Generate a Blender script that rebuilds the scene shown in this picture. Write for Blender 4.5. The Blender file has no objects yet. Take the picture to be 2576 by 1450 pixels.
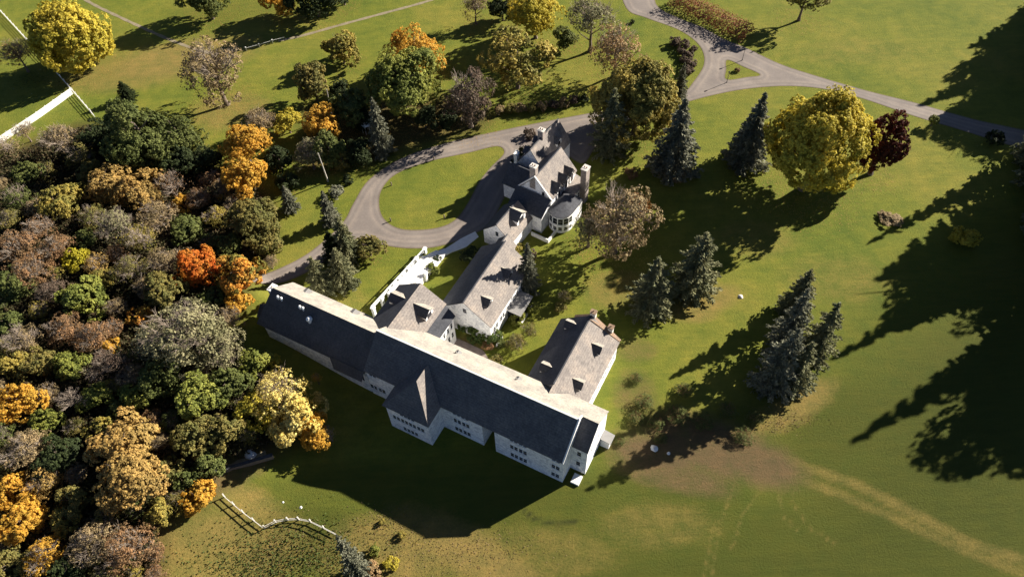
import bpy, math, random
import numpy as np
from mathutils import Vector
from mathutils.geometry import tessellate_polygon, delaunay_2d_cdt

# ------------------------------------------------------------------ camera, sky, sun
S = bpy.context.scene
COL = S.collection
FPX = 1850.0
TH, RO, YA = [math.radians(a) for a in (37.78, 2.43, 29.37)]
CAMH = 120.0
n_ = np.array([math.sin(TH)*math.sin(RO), math.sin(TH)*math.cos(RO), math.cos(TH)])
a_ = np.array([math.cos(RO), -math.sin(RO), 0.0])
b_ = np.cross(n_, a_)
cam_d = bpy.data.cameras.new('camera')
cam = bpy.data.objects.new('camera', cam_d)
COL.objects.link(cam)
S.camera = cam
def cw(c):
    return Vector((float(np.dot(c, a_)), float(-np.dot(c, b_)), float(-np.dot(c, n_))))
X, Y, Z = cw(np.array([1, 0, 0.])), cw(np.array([0, -1., 0])), cw(np.array([0, 0, -1.]))
from mathutils import Matrix
m = Matrix(((X.x, Y.x, Z.x, 0), (X.y, Y.y, Z.y, 0), (X.z, Y.z, Z.z, CAMH), (0, 0, 0, 1)))
cam.matrix_world = m
cam_d.sensor_width = 36
cam_d.lens = 36*FPX/2576
cam_d.clip_end = 4000
S.render.resolution_x, S.render.resolution_y = 1024, 576

SUN_AZ, SUN_EL = math.radians(27), math.radians(25.3)   # azimuth from +X towards +Y
w = bpy.data.worlds.new('World'); S.world = w; w.use_nodes = True
wn = w.node_tree.nodes; bg = wn['Background']
sky = wn.new('ShaderNodeTexSky'); sky.sky_type = 'NISHITA'; sky.sun_disc = False
sky.sun_elevation = SUN_EL; sky.sun_rotation = math.pi/2-SUN_AZ
w.node_tree.links.new(sky.outputs[0], bg.inputs[0]); bg.inputs[1].default_value = 0.05
sky.air_density = 0.35; sky.dust_density = 0.1
sd = bpy.data.lights.new('sun', 'SUN'); sd.energy = 5.0; sd.angle = math.radians(0.5); sd.color = (1, 0.93, 0.82)
sun = bpy.data.objects.new('sun', sd); COL.objects.link(sun)
sv = Vector((math.cos(SUN_EL)*math.cos(SUN_AZ), math.cos(SUN_EL)*math.sin(SUN_AZ), math.sin(SUN_EL)))
sun.rotation_euler = sv.to_track_quat('Z', 'Y').to_euler()
S.view_settings.view_transform = 'Standard'; S.view_settings.look = 'None'
S.view_settings.gamma = 1; S.view_settings.exposure = 1.45
try:
    S.cycles.max_bounces = 6
except Exception:
    pass

# ------------------------------------------------------------------ ground coordinates
def U(px, py, z=0.):
    q = np.array([px-1288, py-725, FPX]); v = np.array([q@a_, -q@b_, -q@n_])
    return v[:2]*(CAMH-z)/-v[2]
def PX(x, y, z):
    v = np.array([x, y, z-CAMH]); c = v[0]*a_-v[1]*b_-v[2]*n_
    return np.array([1288+FPX*c[0]/c[2], 725+FPX*c[1]/c[2]])
def dist(px, py, z=0):
    x, y = U(px, py, z); v = np.array([x, y, z-CAMH]); c = v[0]*a_-v[1]*b_-v[2]*n_
    return float(c[2])
OB = U(1415, 1212.6)
D1 = np.array([math.cos(YA), -math.sin(YA)]); D2 = np.array([math.sin(YA), math.cos(YA)])
def sm(t):
    t = np.clip(t, 0, 1); return t*t*(3-2*t)
def hgt(x, y):
    u = (x-OB[0])*D1[0]+(y-OB[1])*D1[1]; v = (x-OB[0])*D2[0]+(y-OB[1])*D2[1]
    return 3.0*sm((-38-u)/24)*sm((14-v)/8)*sm((v+70)/40)
def G(px, py):
    z = 0.
    for _ in range(6):
        p = U(px, py, z); z = float(hgt(p[0], p[1]))
    return np.array([p[0], p[1], z])

# ------------------------------------------------------------------ materials
def nt(name):
    mt = bpy.data.materials.new(name); mt.use_nodes = True
    return mt, mt.node_tree.nodes, mt.node_tree.links, mt.node_tree.nodes['Principled BSDF']
def noise_node(N, Lk, scale, detail=4, rough=.6, coord='Object', off=None):
    tc = N.new('ShaderNodeTexCoord'); t = N.new('ShaderNodeTexNoise')
    t.inputs['Scale'].default_value = scale; t.inputs['Detail'].default_value = detail; t.inputs['Roughness'].default_value = rough
    src = tc.outputs[coord]
    if off is not None:
        oi = N.new('ShaderNodeObjectInfo'); ad = N.new('ShaderNodeVectorMath'); ad.operation = 'ADD'
        mu = N.new('ShaderNodeMath'); mu.operation = 'MULTIPLY'; mu.inputs[1].default_value = 57.0
        Lk.new(oi.outputs['Random'], mu.inputs[0]); Lk.new(src, ad.inputs[0]); Lk.new(mu.outputs[0], ad.inputs[1]); src = ad.outputs[0]
    Lk.new(src, t.inputs['Vector'])
    return t
def ramp(N, Lk, src, stops):
    r = N.new('ShaderNodeValToRGB'); e = r.color_ramp.elements
    e[0].position, e[0].color = stops[0][0], (*stops[0][1], 1)
    e[1].position, e[1].color = stops[-1][0], (*stops[-1][1], 1)
    for p, c in stops[1:-1]:
        k = e.new(p); k.color = (*c, 1)
    Lk.new(src, r.inputs[0]); return r
def mixc(N, Lk, fac, a, b, mode='MIX'):
    mx = N.new('ShaderNodeMix'); mx.data_type = 'RGBA'; mx.blend_type = mode
    if isinstance(fac, float): mx.inputs[0].default_value = fac
    else: Lk.new(fac, mx.inputs[0])
    for i, s in ((6, a), (7, b)):
        if isinstance(s, tuple): mx.inputs[i].default_value = (*s, 1)
        else: Lk.new(s, mx.inputs[i])
    return mx.outputs[2]
def mat_plain(name, col, rough=.8, var=.25, scale=1.5, bump=0., metallic=0.):
    mt, N, Lk, P = nt(name)
    t = noise_node(N, Lk, scale)
    r = ramp(N, Lk, t.outputs[0], [(.3, tuple(c*(1-var) for c in col)), (.7, tuple(min(1, c*(1+var)) for c in col))])
    Lk.new(r.outputs[0], P.inputs['Base Color']); P.inputs['Roughness'].default_value = rough; P.inputs['Metallic'].default_value = metallic
    if bump:
        bp = N.new('ShaderNodeBump'); bp.inputs['Strength'].default_value = bump; Lk.new(t.outputs[0], bp.inputs['Height']); Lk.new(bp.outputs[0], P.inputs['Normal'])
    return mt
def mat_leaf(name, c1, c2, trans=.25, scale=1.6):
    mt, N, Lk, P = nt(name)
    t = noise_node(N, Lk, scale, 3, .55, off=1)
    f = noise_node(N, Lk, 14., 2, .5, off=1)
    r = ramp(N, Lk, t.outputs[0], [(.40, c1), (.62, c2)])
    k = ramp(N, Lk, f.outputs[0], [(.3, (.55, .55, .55)), (.7, (1.3, 1.3, 1.3))])
    oi = N.new('ShaderNodeObjectInfo')
    cc = mixc(N, Lk, 1.0, r.outputs[0], k.outputs[0], 'MULTIPLY')
    Lk.new(cc, P.inputs['Base Color']); P.inputs['Roughness'].default_value = .75
    P.inputs['Specular IOR Level'].default_value = .2
    tr = N.new('ShaderNodeBsdfTranslucent'); Lk.new(cc, tr.inputs[0])
    mx = N.new('ShaderNodeMixShader'); mx.inputs[0].default_value = trans
    out = N['Material Output']
    Lk.new(P.outputs[0], mx.inputs[1]); Lk.new(tr.outputs[0], mx.inputs[2]); Lk.new(mx.outputs[0], out.inputs[0])
    return mt
def mat_roof(name, c1, c2, row=.35):
    mt, N, Lk, P = nt(name)
    t = noise_node(N, Lk, 2.6, 6, .75)
    big = noise_node(N, Lk, .32, 6, .72)
    r = ramp(N, Lk, t.outputs[0], [(.32, c1), (.68, c2)])
    k = ramp(N, Lk, big.outputs[0], [(.3, (.62, .62, .65)), (.5, (.95, .95, .95)), (.7, (1.35, 1.28, 1.18))])
    c = mixc(N, Lk, 1.0, r.outputs[0], k.outputs[0], 'MULTIPLY')
    tc = N.new('ShaderNodeTexCoord'); wv = N.new('ShaderNodeTexWave'); wv.bands_direction = 'Z'
    wv.inputs['Scale'].default_value = 1.1; wv.inputs['Distortion'].default_value = 1.5; wv.inputs['Detail'].default_value = 2
    Lk.new(tc.outputs['Object'], wv.inputs[0])
    w2 = ramp(N, Lk, wv.outputs[0], [(.0, (.82, .82, .82)), (.4, (1., 1., 1.))])
    c = mixc(N, Lk, 1.0, c, w2.outputs[0], 'MULTIPLY')
    Lk.new(c, P.inputs['Base Color']); P.inputs['Roughness'].default_value = .8
    bp = N.new('ShaderNodeBump'); bp.inputs['Strength'].default_value = .4; Lk.new(t.outputs[0], bp.inputs['Height']); Lk.new(bp.outputs[0], P.inputs['Normal'])
    return mt
def mat_stone(name, c1, c2, sc=1.6):
    mt, N, Lk, P = nt(name)
    tc = N.new('ShaderNodeTexCoord'); vo = N.new('ShaderNodeTexVoronoi'); vo.inputs['Scale'].default_value = sc
    Lk.new(tc.outputs['Object'], vo.inputs[0])
    t = noise_node(N, Lk, 2.2, 6, .8)
    r = ramp(N, Lk, vo.outputs['Color'], [(.15, c2), (.55, c1)])
    k = ramp(N, Lk, t.outputs[0], [(.36, (.62, .63, .66)), (.55, (1., 1., 1.))])
    c = mixc(N, Lk, 1.0, r.outputs[0], k.outputs[0], 'MULTIPLY')
    Lk.new(c, P.inputs['Base Color']); P.inputs['Roughness'].default_value = .85
    return mt
M = dict(
    wall=mat_stone('whitewashed_stone', (.90, .89, .87), (.66, .66, .68)),
    plaster=mat_plain('white_render', (.82, .80, .77), .8, .06, .8),
    white=mat_plain('white_paint', (.8, .8, .78), .5, .04, 2),
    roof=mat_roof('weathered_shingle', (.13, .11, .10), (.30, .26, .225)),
    pale=mat_roof('pale_shingle', (.22, .20, .17), (.40, .36, .30)),  # paler shingle for sun-facing slopes, some sunlight put into the colour
    slate=mat_roof('slate_shingle', (.035, .037, .045), (.085, .088, .10)),  # dark shingle, mostly for slopes turned from the sun, shade painted in
    midslate=mat_roof('grey_slate_shingle', (.065, .066, .072), (.15, .148, .15)),  # front slopes away from the sun: shade painted as a mid grey
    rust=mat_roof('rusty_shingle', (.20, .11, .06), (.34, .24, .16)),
    glass=mat_plain('window_glass', (.015, .017, .025), .15, .1, 2),
    chim=mat_plain('chimney_stone', (.30, .25, .22), .9, .35, 2.5, .5),
    conc=mat_plain('white_concrete', (.74, .72, .68), .85, .08, 1.2),
    grey=mat_plain('grey_louvre', (.22, .21, .2), .7, .1, 2),
    bark=mat_plain('bark', (.16, .12, .09), .95, .35, 4, .4),
    birch=mat_plain('pale_bark', (.50, .46, .40), .9, .25, 4),
    twig=mat_plain('grey_twigs', (.27, .215, .165), .9, .25, 3),
    rock=mat_plain('pale_rock', (.6, .56, .5), .9, .25, 2, .5),
    fence=mat_plain('fence_white', (.8, .78, .74), .7, .08, 3),
    fgrey=mat_plain('weathered_rail', (.62, .58, .52), .85, .25, 3),
    flag=mat_plain('flagstone', (.20, .16, .14), .9, .25, 1.2),
)
def road_mat():
    mt, N, Lk, P = nt('asphalt_drive')
    a = noise_node(N, Lk, .18, 5, .6); b = noise_node(N, Lk, 2.2, 6, .8)
    r = ramp(N, Lk, a.outputs[0], [(.3, (.165, .138, .12)), (.7, (.24, .203, .172))])
    k = ramp(N, Lk, b.outputs[0], [(.25, (.8, .8, .8)), (.75, (1.18, 1.16, 1.14))])
    c = mixc(N, Lk, 1.0, r.outputs[0], k.outputs[0], 'MULTIPLY')
    at = N.new('ShaderNodeAttribute'); at.attribute_name = 'edge'
    wr = ramp(N, Lk, at.outputs['Fac'], [(.0, (.62, .56, .46)), (.22, (1., 1., 1.)), (.5, (.84, .84, .86)), (.75, (1.12, 1.1, 1.08)), (1., (.9, .9, .92))])
    c = mixc(N, Lk, 1.0, c, wr.outputs[0], 'MULTIPLY')
    Lk.new(c, P.inputs['Base Color']); P.inputs['Roughness'].default_value = .9
    return mt
M['road'] = road_mat()
M['path'] = mat_plain('gravel_path', (.22, .18, .11), .95, .25, .8)
LEAF = {}
for k, c1, c2 in (
    ('yellow', (.46, .39, .05), (.60, .48, .065)), ('bright', (.50, .42, .03), (.38, .34, .03)),
    ('gold', (.66, .37, .05), (.52, .31, .045)), ('tan', (.46, .29, .085), (.34, .23, .07)),
    ('olive', (.15, .145, .04), (.24, .19, .05)), ('oliveg', (.38, .29, .06), (.19, .175, .04)),
    ('cream', (.66, .55, .19), (.56, .42, .10)), ('green', (.14, .155, .04), (.09, .11, .028)), ('yg', (.27, .275, .05), (.15, .175, .035)),
    ('orange', (.60, .15, .02), (.52, .22, .03)), ('orgr', (.66, .28, .04), (.20, .18, .035)),
    ('rust', (.30, .165, .075), (.20, .125, .06)), ('darkred', (.11, .024, .014), (.065, .02, .012)),
    ('brown', (.34, .245, .125), (.22, .165, .08)), ('greyol', (.29, .26, .135), (.20, .19, .09)),
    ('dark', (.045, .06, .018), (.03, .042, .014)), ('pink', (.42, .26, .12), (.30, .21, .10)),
    ('spruce', (.25, .24, .12), (.15, .16, .08)), ('blue', (.25, .245, .165), (.15, .155, .105)), ('hedge', (.34, .125, .06), (.17, .075, .04)), ('straw', (.24, .165, .085), (.16, .115, .06)),
    ('plum', (.17, .115, .08), (.10, .075, .05)), ('litter', (.075, .048, .024), (.05, .055, .018)),
    ('ivy', (.05, .08, .02), (.09, .12, .025))):
    LEAF[k] = mat_leaf('leaves_'+k, c1, c2, .35 if k in ('yellow', 'bright', 'gold', 'orange') else .22)

# ------------------------------------------------------------------ object helpers
def link(name, verts, faces, mat, parent=None, mats=None, fm=None, loc=None, smooth=False):
    me = bpy.data.meshes.new(name)
    me.from_pydata([tuple(v) for v in verts], [], [tuple(f) for f in faces])
    for q in (mats or [mat]): me.materials.append(q)
    if fm is not None: me.polygons.foreach_set('material_index', fm)
    if smooth: me.polygons.foreach_set('use_smooth', [True]*len(me.polygons))
    me.update()
    o = bpy.data.objects.new(name, me); COL.objects.link(o)
    if parent: o.parent = parent
    if loc is not None: o.location = loc
    return o
def tag(o, label=None, cat=None, group=None, kind=None):
    if label: o['label'] = label
    if cat: o['category'] = cat
    if group: o['group'] = group
    if kind: o['kind'] = kind
    return o
def empty(name, loc, rz=0, label=None, cat=None, group=None):
    o = bpy.data.objects.new(name, None); COL.objects.link(o); o.location = loc; o.rotation_euler = (0, 0, rz); o.empty_display_size = .5
    return tag(o, label, cat, group)
class MB:
    def __init__(s): s.v = []; s.f = []
    def add(s, v, f):
        b = len(s.v); s.v += [tuple(map(float, p)) for p in v]; s.f += [tuple(i+b for i in q) for q in f]; return s
    def box(s, x0, x1, y0, y1, z0, z1):
        return s.add([(x0, y0, z0), (x1, y0, z0), (x1, y1, z0), (x0, y1, z0), (x0, y0, z1), (x1, y0, z1), (x1, y1, z1), (x0, y1, z1)],
                     [(0, 3, 2, 1), (4, 5, 6, 7), (0, 1, 5, 4), (1, 2, 6, 5), (2, 3, 7, 6), (3, 0, 4, 7)])
    def slab(s, pts, t):          # polygon (any orientation) thickened downwards
        k = len(pts); pts = [tuple(p) for p in pts]
        a = Vector((0, 0, 0))
        for i in range(k):
            p, q = Vector(pts[i]), Vector(pts[(i+1) % k]); a += p.cross(q)
        if a.z < 0: pts = pts[::-1]
        lo = [(p[0], p[1], p[2]-t) for p in pts]
        f = [tuple(range(k)), tuple(range(2*k-1, k-1, -1))]+[(i, k+i, k+(i+1) % k, (i+1) % k) for i in range(k)]
        return s.add(pts+lo, f)
    def prism(s, prof, axis, a, b):   # profile [(h,z)] extruded from a to b along axis ('u': x, profile across y)
        k = len(prof)
        if axis == 'u': A = [(a, h, z) for h, z in prof]; B = [(b, h, z) for h, z in prof]
        else: A = [(h, a, z) for h, z in prof]; B = [(h, b, z) for h, z in prof]
        return s.add(A+B, [tuple(range(k)), tuple(range(2*k-1, k-1, -1))]+[(i, k+i, k+(i+1) % k, (i+1) % k) for i in range(k)])
    def tube(s, p, q, r0, r1, n=6):
        p, q = Vector(p), Vector(q); d = (q-p)
        if d.length < 1e-6: return s
        d.normalize(); x = d.orthogonal().normalized(); y = d.cross(x)
        A = [p+(x*math.cos(2*math.pi*i/n)+y*math.sin(2*math.pi*i/n))*r0 for i in range(n)]
        B = [q+(x*math.cos(2*math.pi*i/n)+y*math.sin(2*math.pi*i/n))*r1 for i in range(n)]
        return s.add(A+B, [(i, (i+1) % n, n+(i+1) % n, n+i) for i in range(n)]+[tuple(range(n))[::-1], tuple(range(n, 2*n))])
    def build(s, name, mat, parent=None, **k): return link(name, s.v, s.f, mat, parent, **k)
def copyob(o, parent=None):
    c = o.copy(); COL.objects.link(c); c.parent = parent; return c

# ------------------------------------------------------------------ ground
def catmull(pts, closed=False, n=6):
    P = [np.array(p[:2], float) for p in pts]; out = []
    k = len(P)
    rng = range(k) if closed else range(k-1)
    for i in rng:
        p0 = P[(i-1) % k] if closed or i > 0 else P[i]*2-P[i+1]
        p1, p2 = P[i], P[(i+1) % k]
        p3 = P[(i+2) % k] if closed or i+2 < k else p2*2-p1
        for j in range(n):
            t = j/n
            out.append(.5*((2*p1)+(-p0+p2)*t+(2*p0-5*p1+4*p2-p3)*t*t+(-p0+3*p1-3*p2+p3)*t**3))
    if not closed: out.append(P[-1])
    return out
def axis(lo, hi, step, far):
    core = list(np.arange(lo, hi+1e-6, step)); o = []; d = step*2; x = lo
    while x > -far: x -= d; d *= 1.5; o.append(x)
    p = []; d = step*2; x = hi
    while x < far: x += d; d *= 1.5; p.append(x)
    return np.array(o[::-1]+core+p)
gx = axis(-160, 165, .75, 2500); gy = axis(25, 225, .75, 2500)
GX, GY = np.meshgrid(gx, gy)
GZ = hgt(GX, GY)
def blob(px, py, rx, ry=None, rot=0, soft=.5):
    c = U(px, py); ry = ry or rx; dx = GX-c[0]; dy = GY-c[1]; cr, sr = math.cos(rot), math.sin(rot)
    q = np.sqrt(((dx*cr+dy*sr)/rx)**2+((-dx*sr+dy*cr)/ry)**2)
    return sm((1+soft-q)/(2*soft))
def segmask(pxs, wdt, soft=.5):
    P = [U(*p) for p in pxs]; best = np.full(GX.shape, 1e9)
    for p, q in zip(P[:-1], P[1:]):
        d = q-p; L2 = d@d; t = np.clip(((GX-p[0])*d[0]+(GY-p[1])*d[1])/L2, 0, 1)
        best = np.minimum(best, np.hypot(GX-p[0]-t*d[0], GY-p[1]-t*d[1]))
    return sm((wdt+soft-best)/(2*soft))
def polymask(pts, soft=3.0):
    P = [U(*p) for p in pts]; ins = np.zeros(GX.shape, bool); best = np.full(GX.shape, 1e9); k = len(P)
    for i in range(k):
        p, q = P[i], P[(i+1) % k]; d = q-p
        c = ((p[1] > GY) != (q[1] > GY)) & (GX < (q[0]-p[0])*(GY-p[1])/((q[1]-p[1]) or 1e-9)+p[0]); ins ^= c
        t = np.clip(((GX-p[0])*d[0]+(GY-p[1])*d[1])/(d@d), 0, 1)
        best = np.minimum(best, np.hypot(GX-p[0]-t*d[0], GY-p[1]-t*d[1]))
    return sm(.5+np.where(ins, best, -best)/(2*soft))
WOOD = [(-40, 420), (60, 360), (200, 310), (330, 320), (500, 380), (560, 430), (680, 490), (690, 600), (650, 690), (625, 790), (600, 880), (660, 960), (800, 1090), (700, 1150), (560, 1190), (540, 1260), (420, 1330), (400, 1500), (-60, 1500)]
litter = polymask(WOOD, 4)
litter = np.maximum(litter, polymask([(760, 270), (900, 240), (1130, 240), (1250, 290), (1200, 330), (1060, 370), (890, 420), (760, 440)], 4)*.85)
dirt = np.maximum.reduce([blob(1780, 1120, 13, 5.5, -.35), blob(1650, 1140, 8, 4, -.3), blob(1900, 1160, 8, 4, -.4), blob(1690, 1190, 10, 3, -.3)*.8, blob(1160, 880, 4, 3)*.9,
                          blob(600, 1195, 6, 2.5, .5)*.7, blob(1600, 880, 4, 3)*.4, blob(1600, 1000, 4, 6)*.5])
dry = np.maximum.reduce([blob(440, 150, 22, 9, .25)*.8, blob(300, 190, 16, 7)*.6, blob(580, 280, 10, 7)*.6, blob(1560, 730, 7, 5)*.6, blob(1760, 760, 8, 3.5, .3)*.8,
                         blob(1180, 1390, 14, 4, -.5)*.9, blob(1000, 1380, 12, 6)*.8, blob(560, 1390, 14, 7)*.7, blob(1900, 600, 9, 6)*.3, blob(2100, 700, 12, 7)*.25, blob(2150, 130, 20, 6)*.2,
                         blob(1750, 790, 4, 2)*.7, blob(2000, 1020, 9, 3, .5)*.8, blob(600, 1260, 9, 3, -.4)*.7, blob(1560, 560, 7, 5)*.3, blob(860, 760, 6, 4)*.3, blob(1650, 1320, 10, 4)*.3,
                         blob(1330, 1400, 14, 5)*.35])
dry = np.maximum(dry, np.maximum(segmask([(1990, 1160), (2150, 1215), (2300, 1290), (2450, 1370), (2640, 1425)], .9, .9), segmask([(1990, 1195), (2120, 1245), (2290, 1320), (2430, 1385), (2600, 1450)], .8, .9)*.9)*.5)
for s in ([(1745, 1075), (1772, 1100), (1768, 1135)], [(1765, 1070), (1790, 1100), (1786, 1130)], [(1805, 1060), (1840, 1100), (1855, 1125)], [(1580, 1180), (1640, 1160)], [(1600, 1200), (1720, 1185), (1800, 1200)], [(1850, 1210), (1810, 1320), (1790, 1450)], [(1800, 1300), (1770, 1450)], [(1930, 1200), (1870, 1290), (1840, 1380)], [(2000, 1230), (1990, 1260), (2040, 1330), (2110, 1370)], [(1960, 1230), (1965, 1290), (2020, 1350)]):
    dry = np.maximum(dry, segmask(s, .14, .4)*.5)
rut = np.maximum.reduce([segmask([(1320, 1285), (1345, 1305), (1400, 1318), (1450, 1310)], .25, .45), segmask([(1470, 1215), (1540, 1180)], .2, .4)*.4])
lush = np.maximum.reduce([polymask([(700, 1360), (1100, 1370), (1450, 1250), (1900, 1180), (2100, 900), (2350, 700), (2700, 560), (2900, 1600), (2000, 1900), (900, 1900), (600, 1500)], 22),
                          blob(1500, 1350, 40, 16)*.8, blob(2300, 1150, 30, 20)*.9, blob(2200, 1400, 40, 14)*.9, blob(1950, 1250, 25, 8)*.6, blob(720, 1350, 20, 6)*.9, blob(900, 1250, 30, 6)*.6, blob(600, 30, 25, 8)*.3])  # darker olive grass, mainly over the lower right ground
nv = GX.size
verts = np.stack([GX.ravel(), GY.ravel(), GZ.ravel()], 1)
ny, nx = GX.shape
idx = np.arange(nv).reshape(ny, nx)
fq = np.stack([idx[:-1, :-1].ravel(), idx[:-1, 1:].ravel(), idx[1:, 1:].ravel(), idx[1:, :-1].ravel()], 1)
def quadmesh(name, V, Q):
    me = bpy.data.meshes.new(name); me.vertices.add(len(V)); me.vertices.foreach_set('co', V.astype(np.float32).ravel())
    me.loops.add(Q.size); me.loops.foreach_set('vertex_index', Q.astype(np.int32).ravel())
    me.polygons.add(len(Q)); me.polygons.foreach_set('loop_start', np.arange(0, Q.size, Q.shape[1], dtype=np.int32))
    me.polygons.foreach_set('loop_total', np.full(len(Q), Q.shape[1], np.int32)); me.update(calc_edges=True); me.validate()
    return me
gme = quadmesh('lawn', verts, fq)
ca = gme.color_attributes.new('mask', 'FLOAT_COLOR', 'POINT')
ca.data.foreach_set('color', np.stack([litter.ravel(), dirt.ravel(), dry.ravel(), np.maximum(lush, 0).ravel()], 1).astype(np.float32).ravel())
cb = gme.color_attributes.new('mask2', 'FLOAT_COLOR', 'POINT')
cb.data.foreach_set('color', np.stack([rut.ravel(), rut.ravel()*0, rut.ravel()*0, rut.ravel()*0+1], 1).astype(np.float32).ravel())
gme.polygons.foreach_set('use_smooth', [True]*len(gme.polygons))
def grass_mat():
    mt, N, Lk, P = nt('grass')
    big = noise_node(N, Lk, .035, 6, .6); mid = noise_node(N, Lk, .28, 6, .7); fine = noise_node(N, Lk, 2.4, 5, .8)
    r = ramp(N, Lk, big.outputs[0], [(.3, (.100, .128, .020)), (.5, (.142, .155, .025)), (.7, (.185, .172, .034))])
    at = N.new('ShaderNodeAttribute'); at.attribute_name = 'mask'; sp = N.new('ShaderNodeSeparateColor'); Lk.new(at.outputs['Color'], sp.inputs[0])
    def noisy(sock, amt=.9):
        a = N.new('ShaderNodeMath'); a.operation = 'MULTIPLY_ADD'; Lk.new(mid.outputs[0], a.inputs[0]); a.inputs[1].default_value = amt; a.inputs[2].default_value = -amt/2
        b = N.new('ShaderNodeMath'); b.operation = 'MULTIPLY_ADD'; Lk.new(fine.outputs[0], b.inputs[0]); b.inputs[1].default_value = amt; Lk.new(a.outputs[0], b.inputs[2])
        c = N.new('ShaderNodeMath'); c.operation = 'SUBTRACT'; Lk.new(b.outputs[0], c.inputs[0]); c.inputs[1].default_value = amt/2
        d = N.new('ShaderNodeMath'); d.operation = 'ADD'; Lk.new(c.outputs[0], d.inputs[0]); Lk.new(sock, d.inputs[1])
        e = N.new('ShaderNodeMath'); e.operation = 'MULTIPLY'; e.use_clamp = True; Lk.new(d.outputs[0], e.inputs[0])
        g = N.new('ShaderNodeMath'); g.operation = 'MULTIPLY'; g.use_clamp = True; Lk.new(sock, g.inputs[0]); g.inputs[1].default_value = 4
        Lk.new(g.outputs[0], e.inputs[1])
        return e.outputs[0]
    c = r.outputs[0]
    c = mixc(N, Lk, noisy(at.outputs['Alpha'], .5), c, (.058, .067, .013))
    c = mixc(N, Lk, noisy(sp.outputs[2], .9), c, (.20, .15, .05))
    c = mixc(N, Lk, noisy(sp.outputs[0], .5), c, (.062, .045, .02))
    c = mixc(N, Lk, noisy(sp.outputs[1], 1.1), c, (.115, .082, .043))
    at2 = N.new('ShaderNodeAttribute'); at2.attribute_name = 'mask2'; s2 = N.new('ShaderNodeSeparateColor'); Lk.new(at2.outputs['Color'], s2.inputs[0])
    c = mixc(N, Lk, noisy(s2.outputs[0], .7), c, (.03, .035, .012))
    tc = N.new('ShaderNodeTexCoord'); mp = N.new('ShaderNodeMapping'); mp.inputs['Rotation'].default_value = (0, 0, -.5); mp.inputs['Scale'].default_value = (.16, 1.1, 1)
    Lk.new(tc.outputs['Object'], mp.inputs[0]); st = N.new('ShaderNodeTexNoise'); st.inputs['Scale'].default_value = 1.0; st.inputs['Detail'].default_value = 5; st.inputs['Distortion'].default_value = .6; Lk.new(mp.outputs[0], st.inputs[0])
    ks = ramp(N, Lk, st.outputs[0], [(.3, (.90, .92, .91)), (.5, (1., 1., 1.)), (.7, (1.10, 1.07, 1.02))])
    c = mixc(N, Lk, 1.0, c, ks.outputs[0], 'MULTIPLY')
    k = ramp(N, Lk, fine.outputs[0], [(.28, (.78, .8, .78)), (.5, (1., 1., 1.)), (.74, (1.2, 1.16, 1.06))])
    c = mixc(N, Lk, 1.0, c, k.outputs[0], 'MULTIPLY')
    k2 = ramp(N, Lk, mid.outputs[0], [(.3, (.80, .86, .84)), (.7, (1.18, 1.1, 1.0))])
    c = mixc(N, Lk, 1.0, c, k2.outputs[0], 'MULTIPLY')
    Lk.new(c, P.inputs['Base Color']); P.inputs['Roughness'].default_value = .95; P.inputs['Specular IOR Level'].default_value = .1
    bp = N.new('ShaderNodeBump'); bp.inputs['Strength'].default_value = .6; bp.inputs['Distance'].default_value = .25; Lk.new(fine.outputs[0], bp.inputs['Height']); Lk.new(bp.outputs[0], P.inputs['Normal'])
    return mt
gme.materials.append(grass_mat())
lawn = bpy.data.objects.new('lawn', gme); COL.objects.link(lawn); tag(lawn, 'wide mown grass lawn and wood floor', 'lawn', kind='structure')

# drive: outer outline, oval island, triangular island
outer_px = [(1560, -60), (1575, 20), (1625, 45), (1700, 72), (1745, 100), (1768, 130), (1770, 165), (1745, 205), (1718, 232), (1640, 262), (1500, 282), (1380, 304), (1250, 330), (1120, 360), (1010, 398), (930, 450), (890, 510),
            (868, 552), (830, 592), (770, 640), (700, 676), (640, 700), (655, 722), (740, 700), (820, 655), (872, 612), (905, 600), (960, 615), (1020, 624), (1090, 622), (1150, 606), (1200, 585), (1235, 560), (1262, 510), (1300, 440), (1330, 400), (1380, 360),
            (1440, 400), (1470, 410), (1500, 370), (1560, 320), (1660, 285), (1735, 255), (1850, 228), (1960, 217), (2060, 222), (2160, 245), (2300, 292), (2400, 322), (2620, 385), (2640, 345), (2450, 300),
            (2300, 258), (2180, 228), (2050, 190), (1960, 160), (1880, 122), (1820, 98), (1770, 70), (1700, 42), (1650, 10), (1640, -60)]
oval_px = [(1250, 368), (1180, 384), (1080, 406), (1000, 436), (962, 474), (954, 515), (966, 550), (1000, 573), (1050, 578), (1110, 570), (1150, 548), (1180, 505), (1205, 458), (1235, 420), (1268, 385)]
tri_px = [(1830, 151), (1870, 168), (1912, 188), (1880, 194), (1828, 200), (1827, 175)]
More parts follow.
